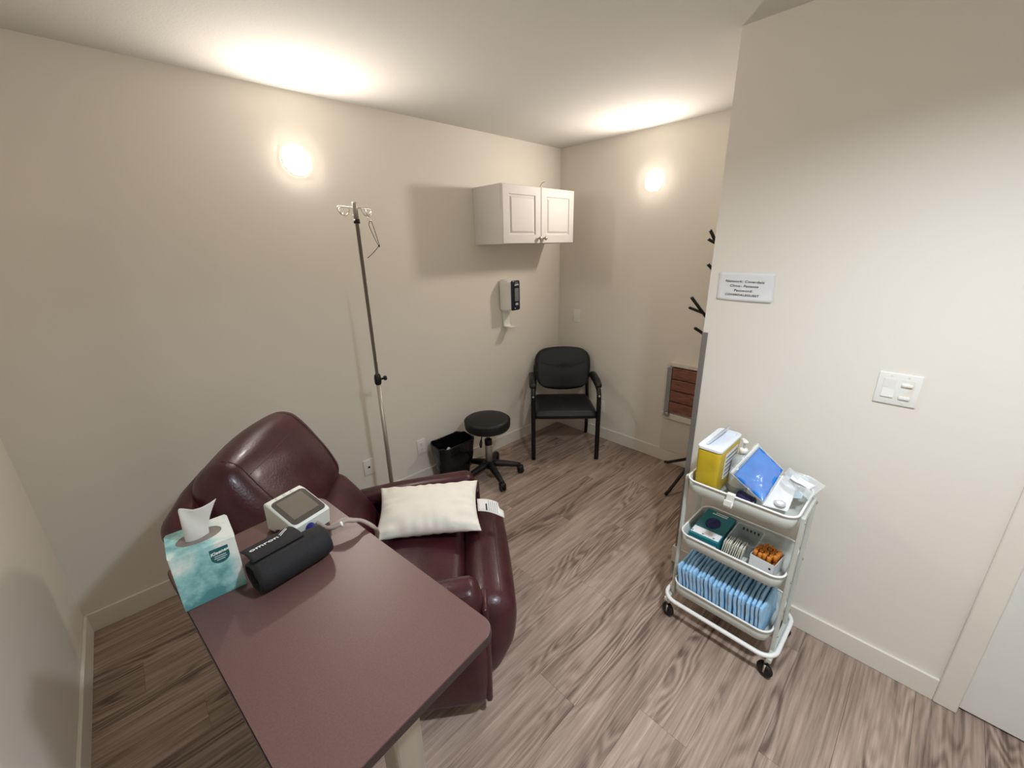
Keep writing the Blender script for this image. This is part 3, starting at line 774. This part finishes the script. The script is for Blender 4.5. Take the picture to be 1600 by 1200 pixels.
obj('cross_bar', T([(-.262, -.20, .375), (.262, -.20, .375)], .011, 10), BLACKM, gc, True)
obj('cross_bar', T([(-.245, .19, .375), (.245, .19, .375)], .011, 10), BLACKM, gc, True)

# ------------------------------------------------------------------ stool
st = thing('rolling_stool', 'round black rolling stool with a chrome gas column beside the waste bin', 'stool', (-1.165, -.295, 0))
obj('seat', LA([(0, .405), (.150, .405), (.162, .410), (.170, .424), (.172, .450), (.170, .472), (.162, .484), (.145, .490), (0, .493)], 48), BLACKV, st, True)
obj('seat_piping', T([(.171*math.cos(a), .171*math.sin(a), .474) for a in [2*math.pi*k/48 for k in range(48)]], .0025, 6, True), BLACKM, st, True)
obj('seat_plate', B((-.07, -.05, .392), (.07, .05, .406), .003), BLACKM, st)
obj('piston', LA([(.0135, .30), (.0135, .395)], 18), CHROME, st, True)
obj('column', LA([(.0265, .10), (.0265, .285), (.022, .295), (.022, .31), (.012, .312)], 20), STEEL, st, True)
obj('column_sleeve', LA([(.0285, .27), (.0285, .312), (.02, .318)], 20), BLACKP, st, True)
lv = obj('height_lever', T(smooth_path([(-.02, 0, .388), (-.08, -.03, .38), (-.115, -.055, .345), (-.125, -.065, .31)], 5), [.004]*8+[.006, .009, .011, .012, .012, .010, .009, .006], 8), BLACKP, st, True)
obj('hub', LA([(.03, .07), (.042, .08), (.045, .115), (.030, .135)], 20), BLACKP, st, True)
for k in range(5):
    a = R(180+72*k); d = Vector((math.cos(a), math.sin(a), 0)); sd = Vector((-d.y, d.x, 0))
    lb = bmesh.new(); rings = []
    for i in range(9):
        t = i/8; c_ = d*(.03+.215*t) + Vector((0, 0, .112-.030*t-.012*t*t)); w2 = .026-.010*t; h2 = .022-.008*t
        rings.append([lb.verts.new(c_ + sd*(w2*x_) + Vector((0, 0, h2*z_))) for x_, z_ in ((-1, -1), (1, -1), (1, .2), (.6, .9), (-.6, .9), (-1, .2))])
    for A, Bq in zip(rings, rings[1:]):
        for q in range(6): lb.faces.new((A[q], A[(q+1) % 6], Bq[(q+1) % 6], Bq[q]))
    lb.faces.new(rings[0]); lb.faces.new(rings[-1])
    lg = obj('leg', lb, BLACKP, st, True)
    for sg in (-1, 1):
        obj('caster_wheel', LA([(0, -.009), (.020, -.009), (.0265, -.004), (.0265, .005), (.020, .009), (0, .009)], 20, frame(d*.245+sd*(sg*.013)+Vector((0, 0, .0268)), d, (0, 0, 1))), BLACKP, lg, True)
    obj('caster_hood', rbox((.026, .024, .020), .016, (6, 6, 6), (0, 0, 0), None, (0, 0, 0)), BLACKP, lg, True).matrix_local = Matrix.Translation(d*.243+Vector((0, 0, .048))) @ Matrix.Rotation(a, 4, 'Z')

# ------------------------------------------------------------------ waste bin
wb = thing('waste_bin', 'black waste bin with a crinkled black liner against the back wall', 'waste bin', (-1.392, -.150, 0))
def bin_shell(top, bot, z0, z1, r, nz=10, crinkle=0., dz=None, close=True):
    bm = bmesh.new(); rings = []; rnd = random.Random(5); ph = [rnd.uniform(0, 6.28) for _ in range(6)]
    for i in range(nz+1):
        t = i/nz; hx = bot[0]+(top[0]-bot[0])*t; hy = bot[1]+(top[1]-bot[1])*t
        ro = rrect(0, 0, hx, hy, r, 8); m = len(ro); cur = []
        for k, (x, y_) in enumerate(ro):
            a = 2*math.pi*k/m
            c_ = 1 + crinkle*(math.sin(11*a+ph[0]+3*t)+.7*math.sin(23*a+ph[1]-5*t)+.5*math.sin(37*a+ph[2]+9*t))*(.35+.65*math.sin(math.pi*min(1, t*1.0)))
            z = z0+(z1-z0)*t + (dz(a, t) if dz else 0)
            cur.append(bm.verts.new((x*c_, y_*c_, z)))
        rings.append(cur)
    for A, Bq in zip(rings, rings[1:]):
        for k in range(len(A)): bm.faces.new((A[k], A[(k+1) % len(A)], Bq[(k+1) % len(A)], Bq[k]))
    if close: bm.faces.new(rings[0][::-1])
    return bm
body = obj('body', bin_shell((.153, .100), (.112, .072), 0, .325, .066, 8), BINM, wb, True); solidify(body, .003, -1)
obj('liner_outside', bin_shell((.161, .1075), (.136, .090), .135, .332, .075, 14, .016, lambda a, t: (1-t)*.028*math.sin(3*a+1)+.004*math.sin(7*a)*t, False), LINER, wb, True)
obj('liner_inside', bin_shell((.149, .0965), (.106, .066), .05, .332, .062, 12, .012, lambda a, t: .004*math.sin(7*a)*t), LINER, wb, True)
obj('liner_fold', T([(x*1.0, y_*1.0, .332+.004*math.sin(7*2*math.pi*k/36)) for k, (x, y_) in enumerate(rrect(0, 0, .156, .103, .070, 8))], .0055, 6, True), LINER, wb, True)
def scrap(u, v): return (.04*(u-.5)*2+.006*math.sin(9*v), .028*(v-.5)*2, .012*math.sin(5*u+2)*math.cos(4*v)+.012*math.sin(11*u*v))
sc = solidify(obj('tissue_scrap', grid(12, 10, scrap), TISSUE, None, True), .001); sc.location = (-1.430, -.160, .262); sc.rotation_euler = (.3, .2, .5)
tag(sc, 'crumpled white tissue lying in the black waste bin', 'tissue')

# ------------------------------------------------------------------ coat stand behind the partition
cs_ = thing('coat_stand', 'black coat stand with branching hooks standing behind the partition corner', 'coat stand', (-.20, -1.465, 0))
obj('pole', LA([(.014, .10), (.014, 1.76), (.010, 1.775), (0, 1.78)], 16), BLACKM, cs_, True)
for k, (a, L_) in enumerate(((61, .325), (167, .285), (285, .235))):
    d = Vector((math.cos(R(a)), math.sin(R(a)), 0))
    obj('leg', T([d*.008+Vector((0, 0, .215)), d*(L_*.62)+Vector((0, 0, .085)), d*(L_*.88)+Vector((0, 0, .028)), d*L_+Vector((0, 0, .0115))], [.011]*4, 10), BLACKM, cs_, True)
def branch(z0, a, L_, dz, fork=None):
    d = Vector((math.cos(R(a)), math.sin(R(a)), 0))
    b_ = obj('branch', T([d*.008+Vector((0, 0, z0)), d*L_+Vector((0, 0, z0+dz))], .0095, 10), BLACKM, cs_, True)
    if fork:
        f0, a2, l2, dz2 = fork; p = d*(L_*f0)+Vector((0, 0, z0+dz*f0)); d2 = Vector((math.cos(R(a2)), math.sin(R(a2)), 0))
        obj('twig', T([p, p+d2*l2+Vector((0, 0, dz2))], .0085, 10), BLACKM, b_, True)
branch(1.63, 160, .125, .135, (.40, 170, .10, .03))
branch(1.50, 163, .115, .07)
branch(1.19, 163, .225, .19, (.42, 168, .155, .052))
branch(1.10, 164, .165, .085)
branch(1.58, 340, .12, .11); branch(1.36, 300, .13, .10); branch(1.30, 330, .14, .12); branch(1.22, 265, .12, .10)

# ------------------------------------------------------------------ folding slatted seat on the right wall
fs = thing('folding_wall_seat', 'white wall panel with a folded redwood slat seat beside the coat stand', 'wall seat', (-.0005, -1.32, 0), R(WALLX))
# local x along the wall (world -y), facing -y; left edge at x=-.215
obj('lower_panel', B((-.213, -.016, .104), (.215, 0, .385), .002), PANELW, fs)
fr = bmesh.new(); rrp = [(-.215, .385), (.215, .385), (.215, .80), (.19, .842), (-.19, .842), (-.215, .806)]
prism(fr, rrp, -.020, 0, .002, 2, 'y')
obj('back_panel', fr, PANELW, fs)
fr = bmesh.new(); box(fr, (-.215, -.034, .385), (-.200, -.02, .80), .003); box(fr, (.200, -.034, .385), (.215, -.02, .80), .003)
box(fr, (-.19, -.034, .812), (.19, -.02, .842), .003); box(fr, (-.215, -.040, .385), (.215, -.02, .432), .004)
obj('frame', fr, PANELW, fs)
for sx in (-1, 1):
    br = obj('bracket', prism(bmesh.new(), [(sx*.196, .408), (sx*.160, .444), (sx*.163, .805), (sx*.193, .805)][::sx], -.046, -.020, .002, 2, 'y'), GREYST, fs)
    for k in range(6): obj('rivet', LA([(.004, 0), (.003, .002)], 8, frame((sx*.179, -.046, .46+.06*k), (1, 0, 0), (0, 0, 1))), STEEL, br)
    obj('pivot', LA([(.018, 0), (.018, .012), (.010, .016), (0, .016)], 18, frame((sx*.165, -.046, .425), (1, 0, 0), (0, 0, 1))), GREYST, fs, True)
obj('slat_backing', B((-.162, -.0225, .446), (.162, -.0195, .806)), DARKH, fs)
for k in range(4):
    z0 = .447 + .0905*k
    obj('slat', B((-.160, -.042, z0), (.160, -.022, z0+.0835), .003), SLATM, fs)

# ------------------------------------------------------------------ utility cart
CXX, CYY = -1.262, -2.082
ct = thing('utility_cart', 'pale grey three tier metal utility cart loaded with clinic supplies', 'cart', (CXX, CYY, 0))
TX, TY, TR, TD = .142, .200, .046, .068
TRAYZ = (.757, .487, .212)
def tray(zr):
    bm = bmesh.new(); lay = []
    for ins, z in ((.030, zr-TD), (.016, zr-TD+.003), (.006, zr-TD+.014), (.0, zr)):
        lay.append([bm.verts.new((x, y_, z)) for x, y_ in rrect(0, 0, TX-ins, TY-ins, TR-ins*.6, 8)])
    for ins, z in ((.002, zr), (.008, zr-TD+.016), (.018, zr-TD+.005), (.032, zr-TD+.002)):
        lay.append([bm.verts.new((x, y_, z)) for x, y_ in rrect(0, 0, TX-ins, TY-ins, TR-ins*.6, 8)])
    for A, Bq in zip(lay, lay[1:]):
        for k in range(len(A)): bm.faces.new((A[k], A[(k+1) % len(A)], Bq[(k+1) % len(A)], Bq[k]))
    bm.faces.new(lay[0]); bm.faces.new(lay[-1])
    return bm
for zr in TRAYZ:
    to_ = obj('tray', tray(zr), CARTM, ct, True)
    obj('rim', T([(x, y_, zr) for x, y_ in rrect(0, 0, TX, TY, TR, 8)], .0042, 8, True), CARTR, to_, True)
for s in (1, -1):
    yy = s*(TY+.011)
    for sx in (1, -1):
        pts = [(sx*.118, yy, .095), (sx*.118, yy, .5), (sx*.118, yy, .80)]
        obj('post', B((sx*.088-.010, yy-.0075, .085), (sx*.088+.010, yy+.0075, .748), .004), CARTM, ct)
        for zr in TRAYZ: obj('bolt', LA([(.006, 0), (.006, .003), (0, .005)], 12, frame((sx*.088, yy+s*.0072, zr-.03), (1, 0, 0), (0, 0, -s))), CHROME, ct, True)
    if s: obj('top_cross_bar', B((-.088, yy-.006, .715), (.088, yy+.006, .745), .004), CARTM, ct)
obj('base_rail', T([(x, y_, .115) for x, y_ in rrect(0, 0, TX+.012, TY+.032, .06, 8)], .0095, 10, True), CARTR, ct, True)
for s in (1, -1): obj('base_cross_bar', B((-TX-.008, s*(TY+.016)-.010, .088), (TX+.008, s*(TY+.016)+.010, .108), .003), CARTM, ct)
for sx in (1, -1):
    for sy in (1, -1):
        p = Vector((sx*(TX-.01), sy*(TY+.008), 0))
        cst = obj('caster', LA([(0, -.011), (.026, -.011), (.032, -.006), (.032, .006), (.026, .011), (0, .011)], 24, frame(p+Vector((0, 0, .0322)), (.4, 1, 0), (0, 0, 1))), BLACKP, ct, True)
        obj('caster_stem', T([p+Vector((0, 0, .10)), p+Vector((0, 0, .062))], .010, 10), CHROME, cst, True)
        ff = bmesh.new()
        for e in (-1, 1): tube(ff, [p+Vector((e*.014, 0, .066)), p+Vector((e*.0155, 0, .03))], .0045, 6)
        obj('caster_fork', ff, CHROME, cst, True)
clipo = thing('cart_hook', 'small white plastic hook clipped over the top tray rim of the cart', 'hook', (CXX-TX, CYY+.022, 0))
obj('clip', prism(bmesh.new(), [(.007, .748), (.007, .7665), (-.004, .7705), (-.0105, .766), (-.0105, .742), (-.0135, .728), (-.028, .724), (-.033, .735), (-.033, .752), (-.0385, .752), (-.0385, .730), (-.030, .718), (-.012, .720), (-.0060, .735), (-.0060, .762), (.003, .762), (.003, .748)], -.018, .010, .0015, 2, 'y'), WHITEP, clipo)

# --- top tray: sharps box, pump bottle, zip bag, paper pack
Z1 = TRAYZ[0]-TD+.0055
sb = thing('sharps_box', 'yellow sharps container with a white flip lid on the cart top tray', 'sharps container', (-1.252, -1.946, Z1))
SHX, SHY, SHH = .114, .045, .215
def sharp(q, u, v, t):
    k = .92 + .04*(t+1); return (q.x*k, q.y*k, q.z)
sbo = obj('container', rbox((SHX+.002, SHY+.002, SHH/2-.0056), .014, (12, 9, 10), (0, 0, 0), sharp, (0, 0, SHH/2-.0056)), YELLOW, sb, True)
lr = bmesh.new(); o1 = rrect(0, 0, SHX+.004, SHY+.004, .018, 6); i1 = rrect(0, -.004, SHX-.020, SHY-.013, .008, 6)
def rg(p, z): return [lr.verts.new((x, y_, z)) for x, y_ in p]
q = [rg(o1, SHH-.012), rg(o1, SHH-.003), rg(rrect(0, 0, SHX+.001, SHY+.001, .016, 6), SHH), rg(i1, SHH), rg(rrect(0, -.004, SHX-.024, SHY-.017, .008, 6), SHH-.010)]
for A, Bq in zip(q, q[1:]):
    for k in range(len(A)): lr.faces.new((A[k], A[(k+1) % len(A)], Bq[(k+1) % len(A)], Bq[k]))
lr.faces.new(q[-1])
ld = obj('lid', lr, LIDW, sb)
def flip(u, v):
    x = -.088+.180*u; return (x, .030-.030*v*(.4+.8*u), SHH-.004+.034*v*u**1.6+.003*v)
solidify(obj('flip_flap', grid(10, 6, flip), FLAPM, ld, True), .001)
lb_ = obj('label', B((-.05, -.0472, .06), (.085, -.043, .175), .0004), PAPER, sb)
for k in range(5): obj('printed_line', B((-.045, -.0477, .075+.02*k), (.08, -.0470, .081+.02*k)), INKG, lb_)

pb = thing('pump_bottle', 'translucent pump bottle standing beside the yellow sharps container', 'bottle', (-1.240, -2.036, Z1))
obj('bottle', LA([(0, 0), (.034, 0), (.037, .004), (.037, .125), (.034, .148), (.024, .163), (.014, .170), (.014, .178), (0, .178)], 32), CLEARB, pb, True)
obj('bottle_label', LA([(.0374, .03), (.0374, .115)], 32, None, False), PAPER, pb, True)
obj('collar', LA([(.0165, .176), (.0165, .194), (.013, .198), (.006, .199), (0, .199)], 24), WHITEP, pb, True)
obj('pump_stem', LA([(.0045, .198), (.0045, .225)], 12), CLEARB, pb, True)
obj('pump_head', xf(rbox((.022, .0085, .006), .0055, (8, 6, 4), (0, 0, 0), lambda q, u, v, t: (q.x, q.y*(1-.25*u), q.z - .004*max(0, u)), (.008, 0, 0)), Matrix.Translation((0, 0, .229)) @ Matrix.Rotation(R(35), 4, 'Z')), WHITEP, pb, True)

A_, B_, C_, D_ = Vector((-1.215, -2.084, .905)), Vector((-1.245, -2.183, .852)), Vector((-1.372, -2.165, .762)), Vector((-1.340, -2.042, .814))
bg = thing('zip_bag', 'clear zip bag holding a bright blue sheet leaning on the cart top tray', 'plastic bag', (0, 0, 0))
def quad(u, v): return A_*(1-u)*(1-v) + B_*u*(1-v) + C_*u*v + D_*(1-u)*v
NQ = (B_-A_).cross(D_-A_).normalized()
if NQ.x > 0: NQ = -NQ
def sheet(u, v): return quad(u, v) + NQ*(.010*math.sin(math.pi*u)*math.sin(math.pi*v) + .002*math.sin(9*u)*math.sin(7*v))
solidify(obj('blue_sheet', grid(16, 16, sheet), BLUES, bg, True), .0025)
def bag(s):
    def f(u, v):
        uu = -.16 + 1.20*u; vv = -.03 + 1.06*v
        e = min(1, 6*min(u, 1-u, v, 1-v) + .0)
        return quad(uu, vv) + NQ*(.010*math.sin(math.pi*max(0, min(1, uu)))*math.sin(math.pi*max(0, min(1, vv))) + s*(.0035*e+.0003) + .0022*math.sin(17*u+5*v)*math.sin(13*v+2)*(1-.6*e))
    return f
for s in (1, -1): obj('bag_film', grid(30, 26, bag(s)), CLEAR, bg, True)
obj('zip_strip', T([bag(1)(.055, k/12)+NQ*.001 for k in range(13)], .0022, 6), INKW, bg, True)
obj('zip_strip', T([bag(1)(.085, k/12)+NQ*.001 for k in range(13)], .0014, 6), INKW, bg, True)
# paper sachet and clear wrap at the right end
pk = thing('paper_sachet', 'white paper sachets piled in the right end of the cart top tray', 'sachet', (0, 0, 0))
def q4(a, b_, c_, d_, w1=.006, w2=.004, n1=7):
    a, b_, c_, d_ = map(Vector, (a, b_, c_, d_)); nn_ = (b_-a).cross(d_-a).normalized()
    return lambda u, v: a*(1-u)*(1-v)+b_*u*(1-v)+c_*u*v+d_*(1-u)*v + nn_*(w1*math.sin(math.pi*u)*math.sin(math.pi*v)+w2*math.sin(n1*u+3*v)*math.sin(5*v+1))
solidify(obj('sachet', grid(14, 12, q4((-1.372, -2.165, .748), (-1.258, -2.187, .838), (-1.200, -2.238, .812), (-1.345, -2.242, .742), .004, .003)), PAPER, pk, True), .0012)
solidify(obj('sachet', grid(14, 12, q4((-1.30, -2.190, .764), (-1.215, -2.200, .842), (-1.170, -2.262, .815), (-1.255, -2.262, .765), .012, .006, 11)), MASKP, pk, True), .0012)
wr_ = thing('clear_wrap', 'crumpled clear plastic wrap sticking out over the cart corner', 'plastic wrap', (0, 0, 0))
obj('film', grid(30, 24, q4((-1.300, -2.195, .832), (-1.225, -2.196, .866), (-1.198, -2.318, .822), (-1.285, -2.285, .785), .014, .010, 13)), WRAP, wr_, True)
solidify(obj('paper_insert', grid(12, 8, q4((-1.262, -2.215, .838), (-1.232, -2.215, .846), (-1.218, -2.292, .820), (-1.252, -2.276, .810), .008, .004, 9)), PAPER, wr_, True), .0006)
tr_ = thing('tape_roll', 'small clear ring of tape lying at the front rim of the top tray', 'tape roll', (-1.338, -2.212, .7555), 0)
obj('ring', LA([(.013, 0), (.0195, 0), (.0195, .009), (.013, .009), (.013, 0)], 28, None, False), CLEARB, tr_, True)
obj('core', LA([(.010, 0), (.0128, 0), (.0128, .009), (.010, .009), (.010, 0)], 24, None, False), INKW, tr_, True)
pr = thing('bandage_roll', 'dark purple bandage roll lying under the blue sheet in the top tray', 'bandage', (-1.318, -2.094, Z1+.022), R(70))
obj('roll', LA([(0, -.032), (.020, -.032), (.022, -.029), (.022, .029), (.020, .032), (0, .032)], 24, frame((0, 0, 0), (0, 1, 0), (0, 0, 1))), PURPLE, pr, True)
obj('core', LA([(.006, -.0326), (.006, .0326)], 14, frame((0, 0, 0), (0, 1, 0), (0, 0, 1))), INKW, pr, True)

# --- middle tray: glove box, gauze packets, basket, tube carton with tubes
Z2 = TRAYZ[1]-TD+.0055
gb = thing('glove_box', 'teal glove dispenser box with a dark blue glove in its oval opening', 'glove box', (-1.258, -1.972, Z2), R(1))
GX, GY, GH = .114, .062, .066
go = obj('carton', B((-GX, -GY, 0), (GX, GY, GH), .0015, 2), TEALB, gb)
obj('label_panel', B((-GX+.012, -GY+.004, GH-.0004), (-GX+.062, GY-.004, GH+.0008)), PAPER, go)
obj('side_label', B((-GX-.0006, -GY+.006, .012), (-GX+.001, GY-.006, GH-.02)), PAPER, go)
op = [(.012+.046*math.cos(2*math.pi*k/32), .004+.030*math.sin(2*math.pi*k/32)) for k in range(32)]
obj('opening', prism(bmesh.new(), op, GH-.001, GH+.0007), NAVY, go)
obj('glove', grid(16, 12, lambda u, v: (.012+.046*math.cos(6.283*u)*v*.95, .004+.030*math.sin(6.283*u)*v*.95, GH+.0012+.007*(1-v*v)+.003*math.sin(12.566*u+2)*v*(1-v)*3)), GLOVE, gb, True)
for k in range(3): obj('printed_mark', B((-GX+.018, .05-.045*k, GH+.0007), (-GX+.026, .058-.045*k, GH+.0012)), INKG, go)
for k in range(2): obj('printed_mark', B((.085+.014*k, -.03, GH-.0003), (.091+.014*k, .034-.012*k, GH+.0004)), INKW, go)

gz = None
for k in range(10):
    lab_ = 'thin white gauze packet standing in a row beside the teal glove box'
    if gz is None:
        gz = thing('gauze_packet', lab_, 'gauze packet', (0, 0, 0), 0, 'row of white gauze packets')
        obj('wrapper', rbox((.027, .0018, .036), .0016, (5, 3, 6), (0, .0012, 0), None, (0, 0, .036)), GAUZE, gz, True)
        obj('sealed_edge', B((-.0285, -.0004, .001), (.0285, .0004, .075)), PAPER, gz)
        o = gz
    else: o = copy_tree(gz)
    o.location = (-1.312+random.uniform(-.0015, .0015), -2.042-.0082*k, Z2); o.rotation_euler = (R(random.uniform(5, 9)), 0, R(random.uniform(-2, 2)))

bkx = thing('plastic_basket', 'clear frosted plastic basket with slotted sides on the cart middle tray', 'basket', (-1.222, -2.100, Z2))
bw = bmesh.new(); lay = []
for hx, hy, z in ((.058, .044, 0), (.066, .051, .066), (.071, .056, .067), (.071, .056, .063), (.0655, .0505, .063), (.056, .042, .002)):
    lay.append([bw.verts.new((x, y_, z)) for x, y_ in rrect(0, 0, hx, hy, .014, 5)])
for A, Bq in zip(lay, lay[1:]):
    for k in range(len(A)): bw.faces.new((A[k], A[(k+1) % len(A)], Bq[(k+1) % len(A)], Bq[k]))
bw.faces.new(lay[0]); bw.faces.new(lay[-1])
bko = obj('basket_shell', bw, BASK, bkx)
for k in range(5):
    obj('slot', B((.0605, -.034+.015*k, .042), (.0625, -.028+.015*k, .054)), SCRFR, bko)

tbx = thing('tube_carton', 'open white cardboard carton holding orange capped tubes', 'carton', (-1.290, -2.200, Z2), R(-6))
tb_ = bmesh.new(); TBX, TBY, TBH = .048, .046, .064
for lo, hi in (((-TBX, -TBY, 0), (TBX, TBY, .0015)), ((-TBX, -TBY, 0), (-TBX+.0015, TBY, TBH)), ((TBX-.0015, -TBY, 0), (TBX, TBY, TBH+.004)), ((-TBX, -TBY, 0), (TBX, -TBY+.0015, TBH)), ((-TBX, TBY-.0015, 0), (TBX, TBY, TBH))): box(tb_, lo, hi)
obj('carton', tb_, PAPER, tbx)
obj('printed_mark', B((-TBX-.0004, -.034, .035), (-TBX+.0002, -.026, .044)), INKB, tbx)
obj('printed_mark', B((-TBX-.0004, -.024, .010), (-TBX+.0002, -.020, .014)), INKB, tbx)
tub = None; cnt = 0
for i in range(5):
    for j in range(5):
        if (i, j) in ((4, 4), (0, 0)): continue
        if tub is None:
            tub = thing('blood_tube', 'orange capped blood tube standing in the open white carton', 'test tube', (0, 0, 0), 0, 'orange capped tubes in the carton')
            obj('tube', LA([(0, 0), (.004, .0005), (.0058, .004), (.0058, .058), (0, .058)], 14), TUBEB, tub, True)
            cp = obj('cap', LA([(.0058, .052), (.0076, .053), (.0076, .076), (.0070, .078), (.0036, .078), (.0034, .071), (0, .071)], 16), ORANGE, tub, True)
            obj('cap_hole', LA([(.0033, .0712), (0, .0714)], 12, None, False), DARKH, cp)
            o = tub
        else: o = copy_tree(tub)
        lx = -.036+.0178*i + random.uniform(-.001, .001); ly = -.034+.0168*j + random.uniform(-.0008, .0008)
        v = Matrix.Rotation(R(-6), 3, 'Z') @ Vector((lx, ly, 0))
        o.location = (-1.290+v.x, -2.200+v.y, Z2+.0018+random.choice((0, 0, .004, .007))); o.rotation_euler = (R(random.uniform(-2, 2)), R(random.uniform(-2, 2)), 0)

# --- bottom tray: a row of folded blue underpads
Z3 = TRAYZ[2]-TD+.0055
def padmesh(seed):
    rnd = random.Random(seed); ph = [rnd.uniform(0, 6.28) for _ in range(5)]
    def f(q, u, v, t):
        x, y_, z = q
        w_ = .0012*math.sin(6*u+ph[0]*.3+2*t)+.0010*math.sin(9*t+ph[1]*.3-3*u)
        z += .006*math.sin(2.5*u+ph[2])*max(0, t) - .010*max(0, abs(u)-.7)*max(0, t)
        return (x + .004*math.sin(5*t+ph[3]), y_+w_, z)
    bm = rbox((.100, .0062, .072), .0055, (14, 6, 12), (.002, .0012, .002), f, (0, 0, .072)); me = bpy.data.meshes.new('pad'); bmesh.ops.recalc_face_normals(bm, faces=bm.faces[:]); bm.to_mesh(me); bm.free()
    for p in me.polygons: p.use_smooth = True
    me.materials.append(PADB); return me
PM = [padmesh(s) for s in (1, 2, 3, 4)]
def foldmesh():
    bm = grid(10, 4, lambda u, v: (-.1022-.0012*math.sin(9*u), (v-.5)*.0095, .012+.118*u)); me = bpy.data.meshes.new('fold'); bm.to_mesh(me); bm.free(); me.materials.append(PADW); return me
FMESH = foldmesh()
NP = 21
for k in range(NP):
    o = bpy.data.objects.new('underpad', PM[k % 4]); COL.objects.link(o)
    o.location = (-1.278+random.uniform(-.008, .004), -1.916-.0166*k, Z3+.001+random.uniform(0, .010)); o.rotation_euler = (R(-9+random.uniform(-.4, .4) + 0.2*k), 0, R(random.uniform(-1.5, 1.5)))
    tag(o, 'folded light blue underpad standing in the row on the cart bottom tray', 'underpad', 'row of folded blue underpads')
    fo = bpy.data.objects.new('folded_edge', FMESH); COL.objects.link(fo); fo.parent = o
